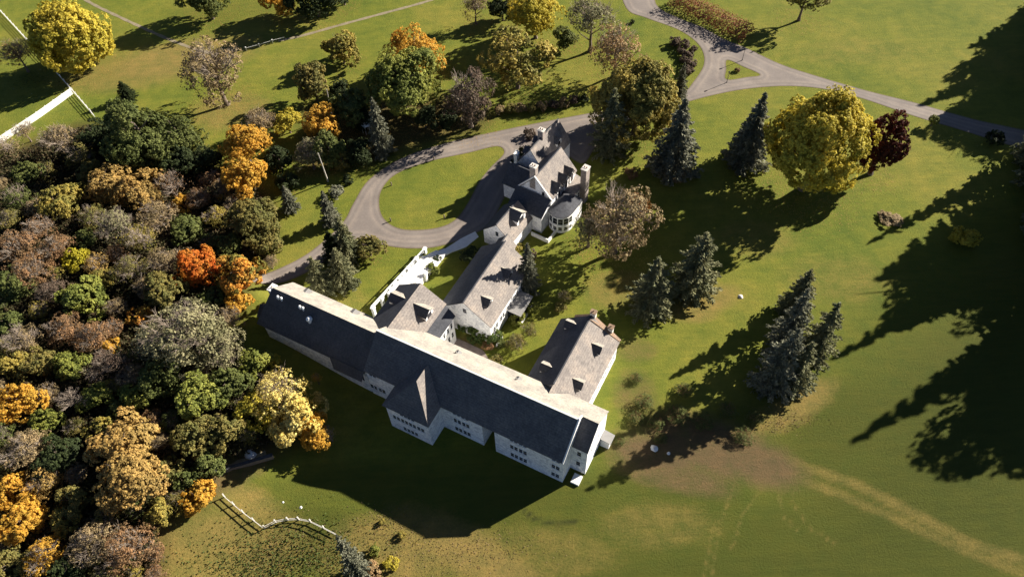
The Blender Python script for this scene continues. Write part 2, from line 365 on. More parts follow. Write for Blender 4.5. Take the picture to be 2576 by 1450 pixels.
def polymesh(name, outer, holes, mat, z=.03, seg=5, label=None, sharp=False):
    loops = [catmull([U(*p) for p in outer], True, seg)]+[catmull([U(*p) for p in h], True, seg if not sharp else 3) for h in holes]
    pts = []; edges = []
    for lp in loops:
        b = len(pts); pts += [Vector((float(p[0]), float(p[1]))) for p in lp]; edges += [(b+i, b+(i+1) % len(lp)) for i in range(len(lp))]
    # inner points at ~2 m for edge wear shading
    L0 = np.array([[p[0], p[1]] for p in loops[0]]); mn, mx = L0.min(0), L0.max(0)
    def inside(lp, x, y):
        r = False; k = len(lp)
        for i in range(k):
            p, q = lp[i], lp[(i+1) % k]
            if (p[1] > y) != (q[1] > y) and x < (q[0]-p[0])*(y-p[1])/(q[1]-p[1])+p[0]: r = not r
        return r
    A = np.concatenate([np.array([[p[0], p[1]] for p in lp]) for lp in loops]); B = np.concatenate([np.roll(np.array([[p[0], p[1]] for p in lp]), -1, 0) for lp in loops])
    def ed(x, y):
        d = B-A; t = np.clip(((x-A[:, 0])*d[:, 0]+(y-A[:, 1])*d[:, 1])/np.maximum((d**2).sum(1), 1e-9), 0, 1)
        return float(np.hypot(x-A[:, 0]-t*d[:, 0], y-A[:, 1]-t*d[:, 1]).min())
    for x in np.arange(mn[0], mx[0], .9):
        for y in np.arange(mn[1], mx[1], .9):
            if inside(loops[0], x, y) and not any(inside(h, x, y) for h in loops[1:]) and ed(x, y) > .4: pts.append(Vector((float(x), float(y))))
    r = delaunay_2d_cdt(pts, edges, [], 0, 1e-5)
    vs, fs = r[0], r[2]; keep = []
    for f in fs:
        cx = sum(vs[i].x for i in f)/3; cy = sum(vs[i].y for i in f)/3
        if inside(loops[0], cx, cy) and not any(inside(h, cx, cy) for h in loops[1:]): keep.append(f)
    o = link(name, [(v.x, v.y, z+float(hgt(v.x, v.y))) for v in vs], keep, mat)
    at = o.data.attributes.new('edge', 'FLOAT', 'POINT')
    at.data.foreach_set('value', [min(1., ed(v.x, v.y)/2.6) for v in vs])
    tag(o, label, None, kind='structure')
    return o
polymesh('road', outer_px, [oval_px, tri_px], M['road'], .03, 5, 'pale grey asphalt drive with loop and triangular junction')
def strip(name, pxs, wd, mat, z=.03, label=None):
    c = catmull([G(*p)[:2] for p in pxs], False, 8); V = []; F = []
    for i, p in enumerate(c):
        d = c[min(i+1, len(c)-1)]-c[max(i-1, 0)]; d = d/np.hypot(*d); nn = np.array([-d[1], d[0]])
        ww = wd*(1+.15*math.sin(i*1.7))
        for s in (-.5, .5):
            q = p+nn*ww*s; V.append((q[0], q[1], z+float(hgt(q[0], q[1]))))
        if i: F.append((2*i-2, 2*i, 2*i+1, 2*i-1))
    return tag(link(name, V, F, mat), label, None, kind='structure')
strip('path', [(1120, -12), (1060, 8), (960, 35), (860, 62), (760, 90), (700, 103)], 1.1, M['path'], label='thin tan footpath crossing the upper lawn')
strip('path', [(190, -15), (240, 14), (290, 38), (350, 66), (420, 97), (475, 118), (530, 135)], 1.0, M['path'], label='thin footpath at the upper left lawn')
strip('path', [(545, 1192), (600, 1165), (670, 1140)], 1.2, M['path'], label='short dirt path at the edge of the left wood')

# ------------------------------------------------------------------ buildings (local x = along the long range, y = away)
def bempty(name, label, cat='building', u=0, v=0, rz=0):
    p = OB+D1*u+D2*v
    return empty(name, (p[0], p[1], 0), -YA+rz, label, cat)
def gable(root, u0, u1, v0, v1, ez, rz, axis='u', rp=None, ez2=None, wall='wall', r1='roof', r2='roof', base=-.5, over=.35, cut=None, name='roof', tk=.22):
    """walls + two roof slopes; axis = ridge direction; rp = ridge position across; r1 = slope on the low side"""
    lo, hi = (v0, v1) if axis == 'u' else (u0, u1)
    if rp is None: rp = (lo+hi)/2
    ez2 = ez2 if ez2 is not None else ez
    a, b = (u0, u1) if axis == 'u' else (v0, v1)
    MB().prism([(lo, base), (hi, base), (hi, ez2-.12), (rp, rz-.12), (lo, ez-.12)], axis, a, b).build('wall', M[wall], root)
    s1 = (rz-ez)/(rp-lo); s2 = (rz-ez2)/(hi-rp)
    A, B = a-over*.6, b+over*.6
    def P(h, t, z): return (t, h, z) if axis == 'u' else (h, t, z)
    o1 = MB().slab([P(lo-over, A, ez-over*s1+.1), P(lo-over, B, ez-over*s1+.1), P(rp, B, rz+.1), P(rp, A, rz+.1)], tk).build(name, M[r1], root)
    o2 = MB().slab([P(rp+.004, A, rz+.1), P(rp+.004, B, rz+.1), P(hi+over, B, ez2-over*s2+.1), P(hi+over, A, ez2-over*s2+.1)], tk).build(name, M[r2], root)
    MB().box(*((A, B, rp-.12, rp+.12) if axis == 'u' else (rp-.12, rp+.12, A, B)), rz+.06, rz+.2).build('ridge_cap', M[r1], root)
    return o1, o2
WIN = {}
def window(root, x, y, z, face, w=.75, h=1.15, pair=True, frame='white'):
    """face: unit normal (fx, fy) of the wall in building coordinates"""
    w, h = w*1.28, h*1.15; key = (w, h, pair, frame)
    if key not in WIN:
        mb = MB(); xs = (-w*.62, w*.62) if pair else (0,)
        t = .09
        for c in xs:
            mb.box(c-w/2-t, c-w/2, -.07, .02, -h/2-t, h/2+t); mb.box(c+w/2, c+w/2+t, -.07, .02, -h/2-t, h/2+t)
            mb.box(c-w/2, c+w/2, -.07, .02, h/2, h/2+t)
            mb.box(c-w/2-.15, c+w/2+.15, -.14, .02, -h/2-t-.1, -h/2-t)
            mb.box(c-w/2, c+w/2, -.045, .01, -.02, .02)
        f = mb.build('window', M[frame]); pb = MB()
        for c in xs: pb.box(c-w/2-.01, c+w/2+.01, -.03, .03, -h/2-.01, h/2+.01)
        p = pb.build('pane', M['glass'], f); WIN[key] = (f, p); f.parent = root; first = True
    else:
        f0, p0 = WIN[key]; f = copyob(f0, root); copyob(p0, f)
    f.location = (x, y, z); f.rotation_euler = (0, 0, math.atan2(face[1], face[0])+math.pi/2)
    return f
def dormer(root, x, y, zb, face, w=1.7, hw=1.3, hr=.8, back=2.6, rm='roof', wm='plaster', rs='slate'):
    """gabled dormer: front at (x,y), bottom zb, ridge runs back into the roof"""
    rz = math.atan2(face[1], face[0])+math.pi/2
    w, hw, hr = w*1.25, hw*1.1, hr*1.2; d = MB().prism([(-w/2, -.3), (w/2, -.3), (w/2, hw), (0, hw+hr), (-w/2, hw)], 'v', 0, back).build('dormer', M[wm], root)
    d.location = (x, y, zb); d.rotation_euler = (0, 0, rz)
    k = hr/(w/2)
    for s in (-1, 1):
        MB().slab([(0.002*s, -.25, hw+hr+.1), (0.002*s, back, hw+hr+.1), (s*(w/2+.2), back, hw+.1-.2*k), (s*(w/2+.2), -.25, hw+.1-.2*k)], .1).build('dormer_roof', M['pale' if s*face[0] > 0 else 'slate'], d)  # sun-side slope pale, other side dark: light and shade set as colours
    MB().box(-w*.27, w*.27, -.04, .04, .25, hw-.05).build('pane', M['glass'], d)
    return d
def chimney(root, x, y, z0, z1, w=.9, d=.9, mat='chim', cap='rock', rz=0, pots=2):
    c = MB().box(-w/2, w/2, -d/2, d/2, z0, z1).build('chimney', M[mat], root)
    c.location = (x, y, 0); c.rotation_euler = (0, 0, rz)
    MB().box(-w/2-.1, w/2+.1, -d/2-.1, d/2+.1, z1+.002, z1+.22).build('chimney_cap', M[cap], c)
    for i in range(pots):
        MB().tube(((i-.5*(pots-1))*w*.4, 0, z1+.225), ((i-.5*(pots-1))*w*.4, 0, z1+.6), .14, .11, 8).build('chimney_pot', M['rust'], c)
    return c

# long range
long_ = bempty('long_building', 'three-storey whitewashed stone range with dark front roof, pale rear slope and square front bay')
prof = [(0, -.6), (11.3, -.6), (11.3, 8.5), (5.4, 13.35), (0, 8.5)]
# wall body in three bays so the narrow recess is a real slot
wb = MB(); wb.prism(prof, 'u', -39, -15.3); wb.prism(prof, 'u', -12.9, 0)
wb.prism([(3.4, -.6), (11.3, -.6), (11.3, 8.5), (5.4, 13.35), (3.4, 11.5)], 'u', -15.3, -12.9)
wb.build('wall', M['wall'], long_)
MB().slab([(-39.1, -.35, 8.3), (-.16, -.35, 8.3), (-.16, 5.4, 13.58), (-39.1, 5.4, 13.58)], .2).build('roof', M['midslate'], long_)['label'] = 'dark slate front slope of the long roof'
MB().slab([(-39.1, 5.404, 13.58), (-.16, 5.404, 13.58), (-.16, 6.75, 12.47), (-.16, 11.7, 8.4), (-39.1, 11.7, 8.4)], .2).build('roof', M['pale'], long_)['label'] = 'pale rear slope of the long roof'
MB().prism([(-.45, 8.15), (5.4, 13.5), (6.8, 12.3), (6.8, 12.7), (5.4, 13.86), (-.45, 8.55)], 'u', -.158, .1).build('gable_coping', M['conc'], long_)
MB().box(-39.1, -.16, 5.28, 5.53, 13.5, 13.68).build('ridge_cap', M['conc'], long_)
# end extension
MB().prism([(3.1, -.6), (11.3, -.6), (11.3, 8.5), (6.75, 12.2), (3.1, 8.8)], 'u', .002, 2.83).build('wall', M['wall'], long_)['label'] = 'white gable end block at the right end'
MB().slab([(.11, 2.85, 8.75), (2.95, 2.85, 8.75), (2.95, 6.75, 12.4), (.11, 6.75, 12.4)], .16).build('roof', M['slate'], long_)
MB().slab([(-.158, 6.754, 12.462), (2.95, 6.754, 12.4), (2.95, 11.7, 8.4), (-.158, 11.7, 8.4)], .18).build('roof', M['pale'], long_)
for z in (3.1, 6.7): window(long_, 1.4, 3.1, z, (0, -1), .55, 1.2, False)
MB().box(3.0, 4.6, 9.2, 10.8, -.2, 2.4).build('porch', M['plaster'], long_)
MB().slab([(2.9, 9.0, 2.9), (4.9, 9.0, 2.5), (4.9, 11.0, 2.5), (2.9, 11.0, 2.9)], .12).build('porch_roof', M['grey'], long_)
MB().box(1.2, 2.7, .6, 2.4, -.2, .45).build('step', M['conc'], long_)
# front bay
MB().prism([(-32.1, -.6), (-23.5, -.6), (-23.5, 8.0), (-32.1, 8.0)], 'v', -4.1, -.002).build('wall', M['wall'], long_)['label'] = 'square three-storey front bay'
zr = 12.3; zb_ = 8.05
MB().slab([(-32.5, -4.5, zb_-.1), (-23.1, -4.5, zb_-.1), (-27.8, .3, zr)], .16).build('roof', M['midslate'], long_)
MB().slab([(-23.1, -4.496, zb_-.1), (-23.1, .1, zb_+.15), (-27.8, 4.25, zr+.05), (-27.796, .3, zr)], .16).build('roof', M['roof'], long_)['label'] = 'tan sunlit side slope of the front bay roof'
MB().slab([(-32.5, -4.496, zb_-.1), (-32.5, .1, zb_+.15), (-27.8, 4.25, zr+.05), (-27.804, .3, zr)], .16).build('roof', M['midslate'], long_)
for x, z in [(-28.5, 7.1), (-27.0, 7.1), (-30.3, 4.6), (-28.6, 4.6), (-27.0, 4.6), (-25.3, 4.6), (-28.6, 1.6), (-27.0, 1.6)]: window(long_, x, -4.1, z, (0, -1), .5, 1.05)
for z in (1.8, 4.9, 7.75):
    for x in (-20.3, -18.6, -9.2, -7.5, -1.4): window(long_, x, 0, z, (0, -1), .5, 1.1)
for x, z in [(-37.6, 7.6), (-38.2, 2.9), (-36.4, 2.9)]: window(long_, x, 0, z, (0, -1), .5, 1.1)
for x in (-29.5, -27, -21, -18, -5, -2.4):
    for z in (2.2, 5.6): window(long_, x, 11.3, z, (0, 1), .5, 1.1)
for y in (5.3, 8.2):
    for z in (2.5, 6.0): window(long_, 2.83, y, z, (1, 0), .55, 1.1, False, 'plaster')
for x in (-25.1, -13.1):
    zz = 13.58-.88*(9.3-5.4)
    v = MB().prism([(-.55, -.3), (.55, -.3), (.55, .45), (0, .85), (-.55, .45)], 'v', 0, -1.4).build('roof_vent', M['grey'], long_); v.location = (x, 9.9, zz-.4)
    v = MB().box(-.12, .12, -.12, .12, -.3, .7).build('flue', M['grey'], long_); v.location = (x-.2, 9.1, zz+.2)

# west wing
west = bempty('west_wing', 'long lower wing beside the wood, dark front roof dotted with white roof cowls')
MB().prism([(.9, 1.0), (10.2, 1.0), (10.2, 7.7), (5, 12.8), (.1, 7.0), (.1, -.6), (.9, -.6)], 'u', -62.6, -39.3).build('wall', M['wall'], west)
MB().slab([(-63.9, -.25, 7.15), (-46.8, -.25, 7.15), (-39.2, -.25, 7.15), (-39.2, 5, 13.05), (-62.2, 5, 13.05)], .2).build('roof', M['slate'], west)['label'] = 'dark front slope of the west wing roof'
MB().slab([(-62.2, 5.004, 13.05), (-39.2, 5.004, 13.05), (-39.3, 6.2, 12.0), (-43.4, 9.6, 8.55), (-44.6, 10.5, 7.75), (-63.4, 10.5, 7.75)], .2).build('roof', M['pale'], west)['label'] = 'pale rear slope of the west wing roof'
MB().slab([(-63.904, -.25, 7.15), (-62.204, 5.0, 13.05), (-63.404, 10.5, 7.75)], .2).build('roof', M['slate'], west)
MB().slab([(-47.0, -.2, 7.35), (-39.4, -.2, 7.35), (-39.4, -1.35, 5.75), (-45.6, -1.35, 5.75)], .15).build('eave_roof', M['slate'], west)
for i in range(7):
    window(west, -45.3+i*.82, .1, 4.2, (0, -1), .42, 1.5, False)
for x in (-60.4, -59.6, -54.6, -52.7, -55.3):
    z = 7.15+ (1.124*(4.1 if x < -53 else 3.3))
    y = 4.0 if x < -53 else 3.0
    r = .6 if x == -52.7 else .3
    c = MB().tube((0, 0, -.5), (0, 0, .5), r*.6, r*.6, 10).tube((0, 0, .5), (0, 0, .8), r, r*.95, 10).tube((0, 0, .8), (0, 0, 1.05), r*.95, r*.3, 10).build('roof_cowl', M['white'], west)
    c.location = (x, y, z)
for x in (-58.4, -47.4):
    v = MB().prism([(-.75, -.3), (.75, -.3), (.75, .45), (0, .8), (-.75, .45)], 'v', 0, -1.4).build('roof_vent', M['grey'], west); v.location = (x, 9.6, 8.9)
chimney(west, -64.3, 6.3, 2, 10.2, 1.1, 1.6, 'rock', 'conc', 0, 1)
gable(west, -66.2, -64.0, 2.2, 5.2, 5.4, 6.8, 'u', r1='slate', r2='slate', name='porch_roof')

# north block behind the long range (dormered) with its dark lean-to
nb = bempty('dormered_block', 'small tan-roofed block with two dormers joining the long range and the stairs')
nb_sl = MB().prism([(-43.7, -.5), (-33.6, -.5), (-33.6, 8.3), (-38.5, 11.55), (-43.7, 8.3)], 'v', 11.302, 18.6).build('wall', M['wall'], nb)
MB().slab([(-38.5, 6.6, 11.9), (-38.5, 18.9, 11.9), (-33.3, 18.9, 8.5), (-33.3, 10.4, 8.5)], .2).build('roof', M['roof'], nb)['label'] = 'tan sunlit slope with a dormer'
MB().slab([(-38.504, 6.6, 11.9), (-38.504, 18.9, 11.9), (-44.0, 18.9, 8.3), (-44.0, 9.0, 8.3)], .2).build('roof', M['slate'], nb)  # west slope: its shade is painted as a darker shingle
MB().prism([(-33.598, -.5), (-30.95, -.5), (-30.95, 7.9), (-33.598, 8.25)], 'v', 11.302, 17.2).build('wall', M['plaster'], nb)
MB().slab([(-33.28, 11.3, 8.45), (-30.6, 11.3, 8.05), (-30.6, 17.5, 8.05), (-33.28, 18.6, 8.45)], .15).build('lean_to_roof', M['slate'], nb)  # roof lies in shade, and the shade is put into its colour
for i, y in enumerate((12.3, 13.6, 14.9, 16.2)):
    for z in (6.2, 3.2): window(nb, -30.95, y, z, (1, 0), .5, 1.3, False)
dormer(nb, -34.3, 14.6, 8.9, (1, 0), 2.0, 1.3, .8, 3.2)
dormer(nb, -42.6, 14.9, 9.1, (-1, 0), 1.9, 1.1, .7, 3.0, rm='roof')

# middle block
mid = bempty('middle_block', 'long tan-roofed middle block with east dormers, between the oval drive and the lawn')
gable(mid, -35.2, -24.4, 19.6, 36.2, 6.0, 10.3, 'v', r1='slate', r2='roof')  # west slope gets the shaded colour, east slope the lit one
dormer(mid, -26.0, 31.0, 6.9, (1, 0), 1.7, 1.1, .7, 2.4)
dormer(mid, -26.2, 23.1, 7.0, (1, 0), 1.7, 1.1, .7, 2.4)
for y in (21.5, 24.2, 27., 30, 33): window(mid, -24.4, y, 3.2, (1, 0), .6, 1.3, True)
for y in (22, 26, 30, 34): window(mid, -35.2, y, 3.2, (-1, 0), .6, 1.3, True)
window(mid, -29.8, 19.6, 7.6, (0, -1), .6, 1.0, False)
MB().box(-24.398, -21.6, 26.4, 31.4, -.3, 2.6).build('sun_porch', M['glass'], mid)
MB().slab([(-24.38, 26.1, 3.0), (-21.3, 26.1, 2.75), (-21.3, 31.7, 2.75), (-24.38, 31.7, 3.0)], .12).build('porch_roof', M['grey'], mid)
MB().box(-21.4, -21.15, 26.0, 31.8, -.1, .5).build('kerb', M['conc'], mid)
MB().box(-24.2, -22.9, 21.2, 21.5, -.1, .9).box(-23.2, -22.9, 19.2, 21.2, -.1, .9).build('parapet', M['conc'], mid)
gable(mid, -34.2, -30.6, 36.3, 41.6, 3.6, 5.6, 'v', r1='slate', r2='roof', name='link_roof')

# east wing
ew = bempty('east_wing', 'tan-roofed east wing with four dormers running back from the right end')
gable(ew, -12.9, -1.5, 11.31, 27.0, 5.9, 10.4, 'v', rp=-7.2, r1='slate', r2='roof', over=.3)
MB().slab([(-7.2, 8.9, 10.53), (-7.2, 11.1, 10.53), (-1.2, 11.1, 5.8), ], .15).build('valley_roof', M['roof'], ew)
for y in (22.7, 14.5): dormer(ew, -3.2, y, 7.1, (1, 0), 1.5, .95, .6, 2.2)
for y in (25.2, 14.9): dormer(ew, -11.2, y, 7.1, (-1, 0), 1.5, .95, .6, 2.2, rm='roof')
for y in (13.5, 16, 18.5, 21, 23.5, 25.6): window(ew, -1.5, y, 3.0, (1, 0), .55, 1.1, True)
for y in (14, 17, 20, 23): window(ew, -12.9, y, 3.0, (-1, 0), .55, 1.1, True)
MB().prism([(-10.6, 7.9), (-4.0, 7.9), (-7.2, 10.35)], 'v', 27.25, 27.8).build('end_gable', M['rust'], ew)
MB().slab([(-7.2, 26.2, 10.7), (-4.2, 27.7, 8.3), (-1.15, 27.8, 5.75), (-1.3, 27.2, 5.95)], .1).build('verge', M['rust'], ew)
chimney(ew, -7.0, 27.6, 0, 11.2, 1.0, .8, 'rock', 'rust', 0, 1)
chimney(ew, -3.4, 27.7, 0, 8.6, .9, .8, 'rock', 'rust', 0, 1)

# mansion at the north end
RM = -math.radians(5)
man = bempty('stone_mansion', 'steep-roofed stone mansion with tall chimneys and curved bay at the top of the group', u=-32, v=54, rz=RM)
gable(man, -4, 4, 0, 10.8, 7.0, 11.6, 'v', wall='wall', r1='slate', r2='roof', over=.25)
MB().prism([(-4.5, 6.6), (0, 11.75), (4.5, 6.6), (4.5, 7.0), (0, 12.15), (-4.5, 7.0)], 'v', -.28, -.02).build('gable_coping', M['conc'], man)
chimney(man, -.6, .55, 8, 14.0, 1.4, 1.1, 'chim', 'rock', 0, 2)
chimney(man, 7.0, 9.6, 0, 9.8, 1.3, 1.7, 'chim', 'rock', 0, 2)
chimney(man, -6.2, 13.0, 0, 12.2, 1.3, 1.1, 'chim', 'rock', 0, 2)
window(man, 2.1, 0, 7.2, (0, -1), .55, 2.0, False, 'conc')
window(man, 2.1, 0, 4.0, (0, -1), .55, 1.4, False, 'conc')
for y in (5.0, 7.2): window(man, 4, y, 5.2, (1, 0), .6, 1.5, True)
# two white half-dormers on the sunny side
for y in (3.2, 6.2, 8.7):
    dormer(man, 4.25, y, 5.3, (1, 0), 1.35, 2.3, 1.1, 3.0)
MB().box(4.002, 6.3, 5.6, 11.0, -.5, 4.4).build('wall', M['plaster'], man)
MB().slab([(4.004, 5.4, 5.4), (6.6, 5.4, 4.5), (6.6, 11.2, 4.5), (4.004, 11.2, 5.4)], .15).build('east_lean_to_roof', M['roof'], man)
for y in (6.6, 8.2, 9.8): window(man, 6.3, y, 2.6, (1, 0), .55, 1.3, False)
# north-west wing
nw = gable(man, -9.4, -2.6, 8.0, 20.0, 5.6, 10.4, 'v', r1='midslate', r2='roof', name='wing_roof', over=.2)
dormer(man, -3.4, 16.2, 6.6, (1, 0), 1.6, 1.2, .8, 2.2)
dormer(man, -8.7, 10.5, 6.2, (-1, 0), 1.6, 1.2, .8, 2.2)
dormer(man, -8.7, 14.5, 6.2, (-1, 0), 1.6, 1.2, .8, 2.2)
chimney(man, -9.9, 8.2, 0, 7.2, .9, .9, 'plaster', 'conc', 0, 0)
chimney(man, -11.8, 11.2, 0, 4.6, .7, .7, 'plaster', 'conc', 0, 0)
gable(man, -9.2, -4.01, 1.5, 7.9, 4.6, 7.6, 'u', r1='slate', r2='slate', name='wing_roof')
# curved bay on the south-east
def drum(cx, cy, r, z0, z1, a0, a1, n=20):
    pts = [(cx+r*math.cos(a0+(a1-a0)*i/n), cy+r*math.sin(a0+(a1-a0)*i/n)) for i in range(n+1)]
    return pts
bp = drum(6.3, .6, 2.6, 0, 5, math.pi, 2*math.pi)
base = [(4.002, 5.2)]+[(4.002, .6)]+[p for p in bp if p[0] > 4.01]+[(8.9, 5.2)]
base = base[::-1]
k = len(base)
vs = [(x, y, -.5) for x, y in base]+[(x, y, 5.0) for x, y in base]
link('bay_wall', vs, [tuple(range(k)), tuple(range(2*k-1, k-1, -1))]+[(i, k+i, k+(i+1) % k, (i+1) % k) for i in range(k)], M['plaster'], man)
apex = (5.2, 3.4, 6.2); ro_ = [((x-6.3)*1.08+6.3 if x > 4.1 else x, (y-2)*1.08+2, 5.0) for x, y in base]
rv = ro_+[(x, y, z+.12) for x, y, z in ro_]+[apex]
link('bay_roof', rv, [tuple(range(k))]+[(i, k+i, k+(i+1) % k, (i+1) % k) for i in range(k)]+[(k+i, 2*k, k+(i+1) % k) for i in range(k)], M['slate'], man)
for i in range(7):
    a = math.pi*1.06+i*math.pi*.88/6
    if 6.3+2.6*math.cos(a) > 4.3:
        window(man, 6.3+2.59*math.cos(a), .6+2.59*math.sin(a), 3.5, (math.cos(a), math.sin(a)), .8, 1.5, False)
        window(man, 6.3+2.59*math.cos(a), .6+2.59*math.sin(a), 1.3, (math.cos(a), math.sin(a)), .6, .9, False)
# dark link roof and low south wing
MB().box(-4.2, 4.0, -3.9, -.3, -.5, 5.0).build('wall', M['wall'], man)
MB().slab([(-4.4, -4.2, 5.0), (4.2, -4.2, 5.0), (4.2, -.29, 7.4), (-4.4, -.29, 7.4)], .18).build('link_roof', M['slate'], man)
gable(man, -5.3, 1.7, -12.4, -4.25, 4.1, 7.4, 'v', r1='slate', r2='roof', name='south_wing_roof', over=.25)
dormer(man, .9, -7.0, 4.6, (1, 0), 2.6, 1.7, 1.0, 3.0)
window(man, -1.8, -12.4, 4.6, (0, -1), .6, 1.1, False)
MB().box(2.4, 6.8, -5.6, -5.3, -.1, 1.0).box(6.5, 6.8, -5.3, -1.5, -.1, 1.0).build('terrace_wall', M['conc'], man)

# white stair terrace with balustrade posts
def LP(u, v, z=0): p = OB+D1*u+D2*v; return (p[0], p[1], z)
st = bempty('white_stairway', 'sunlit white concrete stairway with stepped landings beside the oval drive', 'stairway')
T = MB()
edges = [(19.0, 22.4, 3.2), (22.4, 25.6, 2.55), (25.6, 28.8, 1.9), (28.8, 32.0, 1.25), (32.0, 35.0, .7)]
for i, (a, b, z) in enumerate(edges):
    T.slab([(-47.9, a, z), (-44.5+i*.12, a+.002, z), (-44.38+i*.12, b, z), (-47.8+(1.6 if i == 4 else 0), b, z)], z+.3)
T.build('landing', M['conc'], st)
MB().slab([(-46.2, 35.01, .35), (-43.9, 35.01, .35), (-43.0, 36.6, .35), (-45.0, 36.4, .35)], .5).build('lower_landing', M['conc'], st)
MB().slab([(-45.0, 36.61, .12), (-43.0, 36.61, .12), (-41.2, 39, .12), (-40.2, 42.8, .12), (-41.6, 43.8, .12), (-43.4, 40.6, .12)], .3).build('lower_walk', M['conc'], st)
rails = MB()
rails.slab([(-48.35, 14.2, 4.3), (-48.15, 14.2, 4.3), (-48.15, 34.2, 1.6), (-48.35, 34.2, 1.6)], .18)
rails.slab([(-48.35, 14.2, 3.6), (-48.15, 14.2, 3.6), (-48.15, 34.2, .9), (-48.35, 34.2, .9)], .12)
rails.build('rail', M['white'], st)
pz = [(14.6, 4.4), (17.6, 4.0), (20.6, 3.6), (23.9, 3.1), (27.2, 2.7), (30.4, 2.3), (33.7, 1.9)]
p0 = None
for y, z in pz:
    p = MB().box(-.3, .3, -.3, .3, -.3, 1).box(-.4, .4, -.4, .4, 1.002, 1.15).build('pillar', M['white'], st) if p0 is None else copyob(p0, st)
    p0 = p0 or p
    p.location = (-48.25, y, 0); p.scale = (1, 1, z*.72)
for x, y, z in ((-44.2, 24.2, 3.0), (-44.1, 27.4, 2.4), (-43.9, 30.6, 1.8)):
    p = copyob(p0, st); p.location = (x, y, 0); p.scale = (1, 1, z)

# ------------------------------------------------------------------ vegetation meshes
def unit(v): return v/np.maximum(np.linalg.norm(v, axis=-1, keepdims=True), 1e-9)
def leaves(rs, C, Nn, size):
    """quads at centres C with approximate normals Nn"""
    k = len(C); nn = unit(Nn+rs.normal(size=(k, 3))*.55)
    t = unit(np.cross(nn, rs.normal(size=(k, 3)))); b = np.cross(nn, t)
    s = size*rs.uniform(.6, 1.35, (k, 1))
    V = np.stack([C-t*s*.5-b*s*.15, C+b*s*.5, C+t*s*.5+b*s*.1, C-b*s*.5], 1).reshape(-1, 3)
    return V
def crown_verts(seed, K, Msub, q, leaf, br=(.22, .36), sr=.10, droop=0, flat=1.0, gap=0., dome=False):
    rs = np.random.RandomState(seed); out = []
    nl = 5+seed % 3; la = np.arange(nl)*2*math.pi/nl+rs.uniform(-.5, .5, nl)
    lc = np.column_stack([np.cos(la)*rs.uniform(.28, .52, nl), np.sin(la)*rs.uniform(.28, .52, nl), rs.uniform(-.42, .28, nl)])
    lc = np.concatenate([lc, [[rs.uniform(-.15, .15), rs.uniform(-.15, .15), .38]]]); lr = np.concatenate([rs.uniform(.32, .52, nl), [.42]])
    li = rs.randint(0, nl+1, K); li[:nl+1] = np.arange(nl+1)
    d = unit(rs.normal(size=(K, 3))); d[:, 2] = np.where(d[:, 2] < -.6, -d[:, 2], d[:, 2])
    c = lc[li]+d*lr[li][:, None]*rs.uniform(.6, 1., (K, 1)); c[:, 2] = np.maximum(c[:, 2], -.78); d = unit(c+d*.25)
    if dome:
        d = unit(rs.normal(size=(K, 3))); d[:, 2] = np.where(d[:, 2] < -.75, -d[:, 2], d[:, 2])
        c = d*rs.uniform(.62, .86, (K, 1))*(1+.10*np.sin(d[:, :1]*5+seed)+.07*np.cos(d[:, 2:]*6)); c[:K//4] *= .5
    R = rs.uniform(br[0], br[1], K)*rs.choice([.75, 1., 1.15], K)
    for i in range(K):
        e = unit(rs.normal(size=(Msub*3, 3))); e = e[(e@d[i]) > -.25][:Msub]
        sc = c[i]+e*R[i]*rs.uniform(.8, 1.05, (len(e), 1))
        if gap: sc = sc[rs.rand(len(sc)) > gap]; 
        g = unit(rs.normal(size=(len(sc), q, 3))); dirn = unit(sc-c[i]*.6)
        g = np.where(((g*dirn[:, None, :]).sum(-1, keepdims=True)) < -.2, -g, g)
        C = sc[:, None, :]+g*sr*rs.uniform(.5, 1., (len(sc), q, 1))
        out.append(leaves(rs, C.reshape(-1, 3), (g*.7+dirn[:, None, :]*.6+np.array([0, 0, .25])).reshape(-1, 3), leaf))
    V = np.concatenate(out); V[:, 2] *= flat
    return V
def vmesh(name, V, mat, extra=None):
    me = quadmesh(name, V, np.arange(len(V)).reshape(-1, 4)); me.materials.append(mat); return me
def branches(seed, depth=4, spread=.6, r0=.035, n0=5, L0=.55, up=.35, kink=.25, trunk=.55, nside=3, kids=(3, 5)):
    rs = random.Random(seed); mb = MB()
    def rec(p, d, L, r, k):
        q = p+d*L*.5+Vector((rs.uniform(-1, 1), rs.uniform(-1, 1), rs.uniform(-1, 1)))*L*kink*.3
        e = q+(d+Vector((rs.uniform(-1, 1), rs.uniform(-1, 1), rs.uniform(-.5, 1)))*kink*.5).normalized()*L*.5
        mb.tube(p, q, r, r*.75, nside); mb.tube(q, e, r*.75, r*.5, nside)
        if k > 0:
            for i in range(rs.randint(*kids)):
                t = rs.uniform(.3, 1.); s = p.lerp(q, t*2) if t < .5 else q.lerp(e, t*2-1)
                nd = (d+Vector((rs.uniform(-1, 1), rs.uniform(-1, 1), rs.uniform(-.6, 1)))*spread*1.3+Vector((0, 0, up*.4))).normalized()
                rec(s, nd, L*rs.uniform(.5, .75), r*.5, k-1)
    for i in range(n0):
        a = 2*math.pi*i/n0+rs.uniform(-.4, .4)
        rec(Vector((0, 0, -trunk*.3)), Vector((math.cos(a)*spread, math.sin(a)*spread, rs.uniform(.35, 1.0))).normalized(), L0, r0, depth-1)
    rec(Vector((0, 0, -trunk*.2)), Vector((0, 0, 1)), L0, r0, depth-1)
    return mb
DEF = LEAF['green']
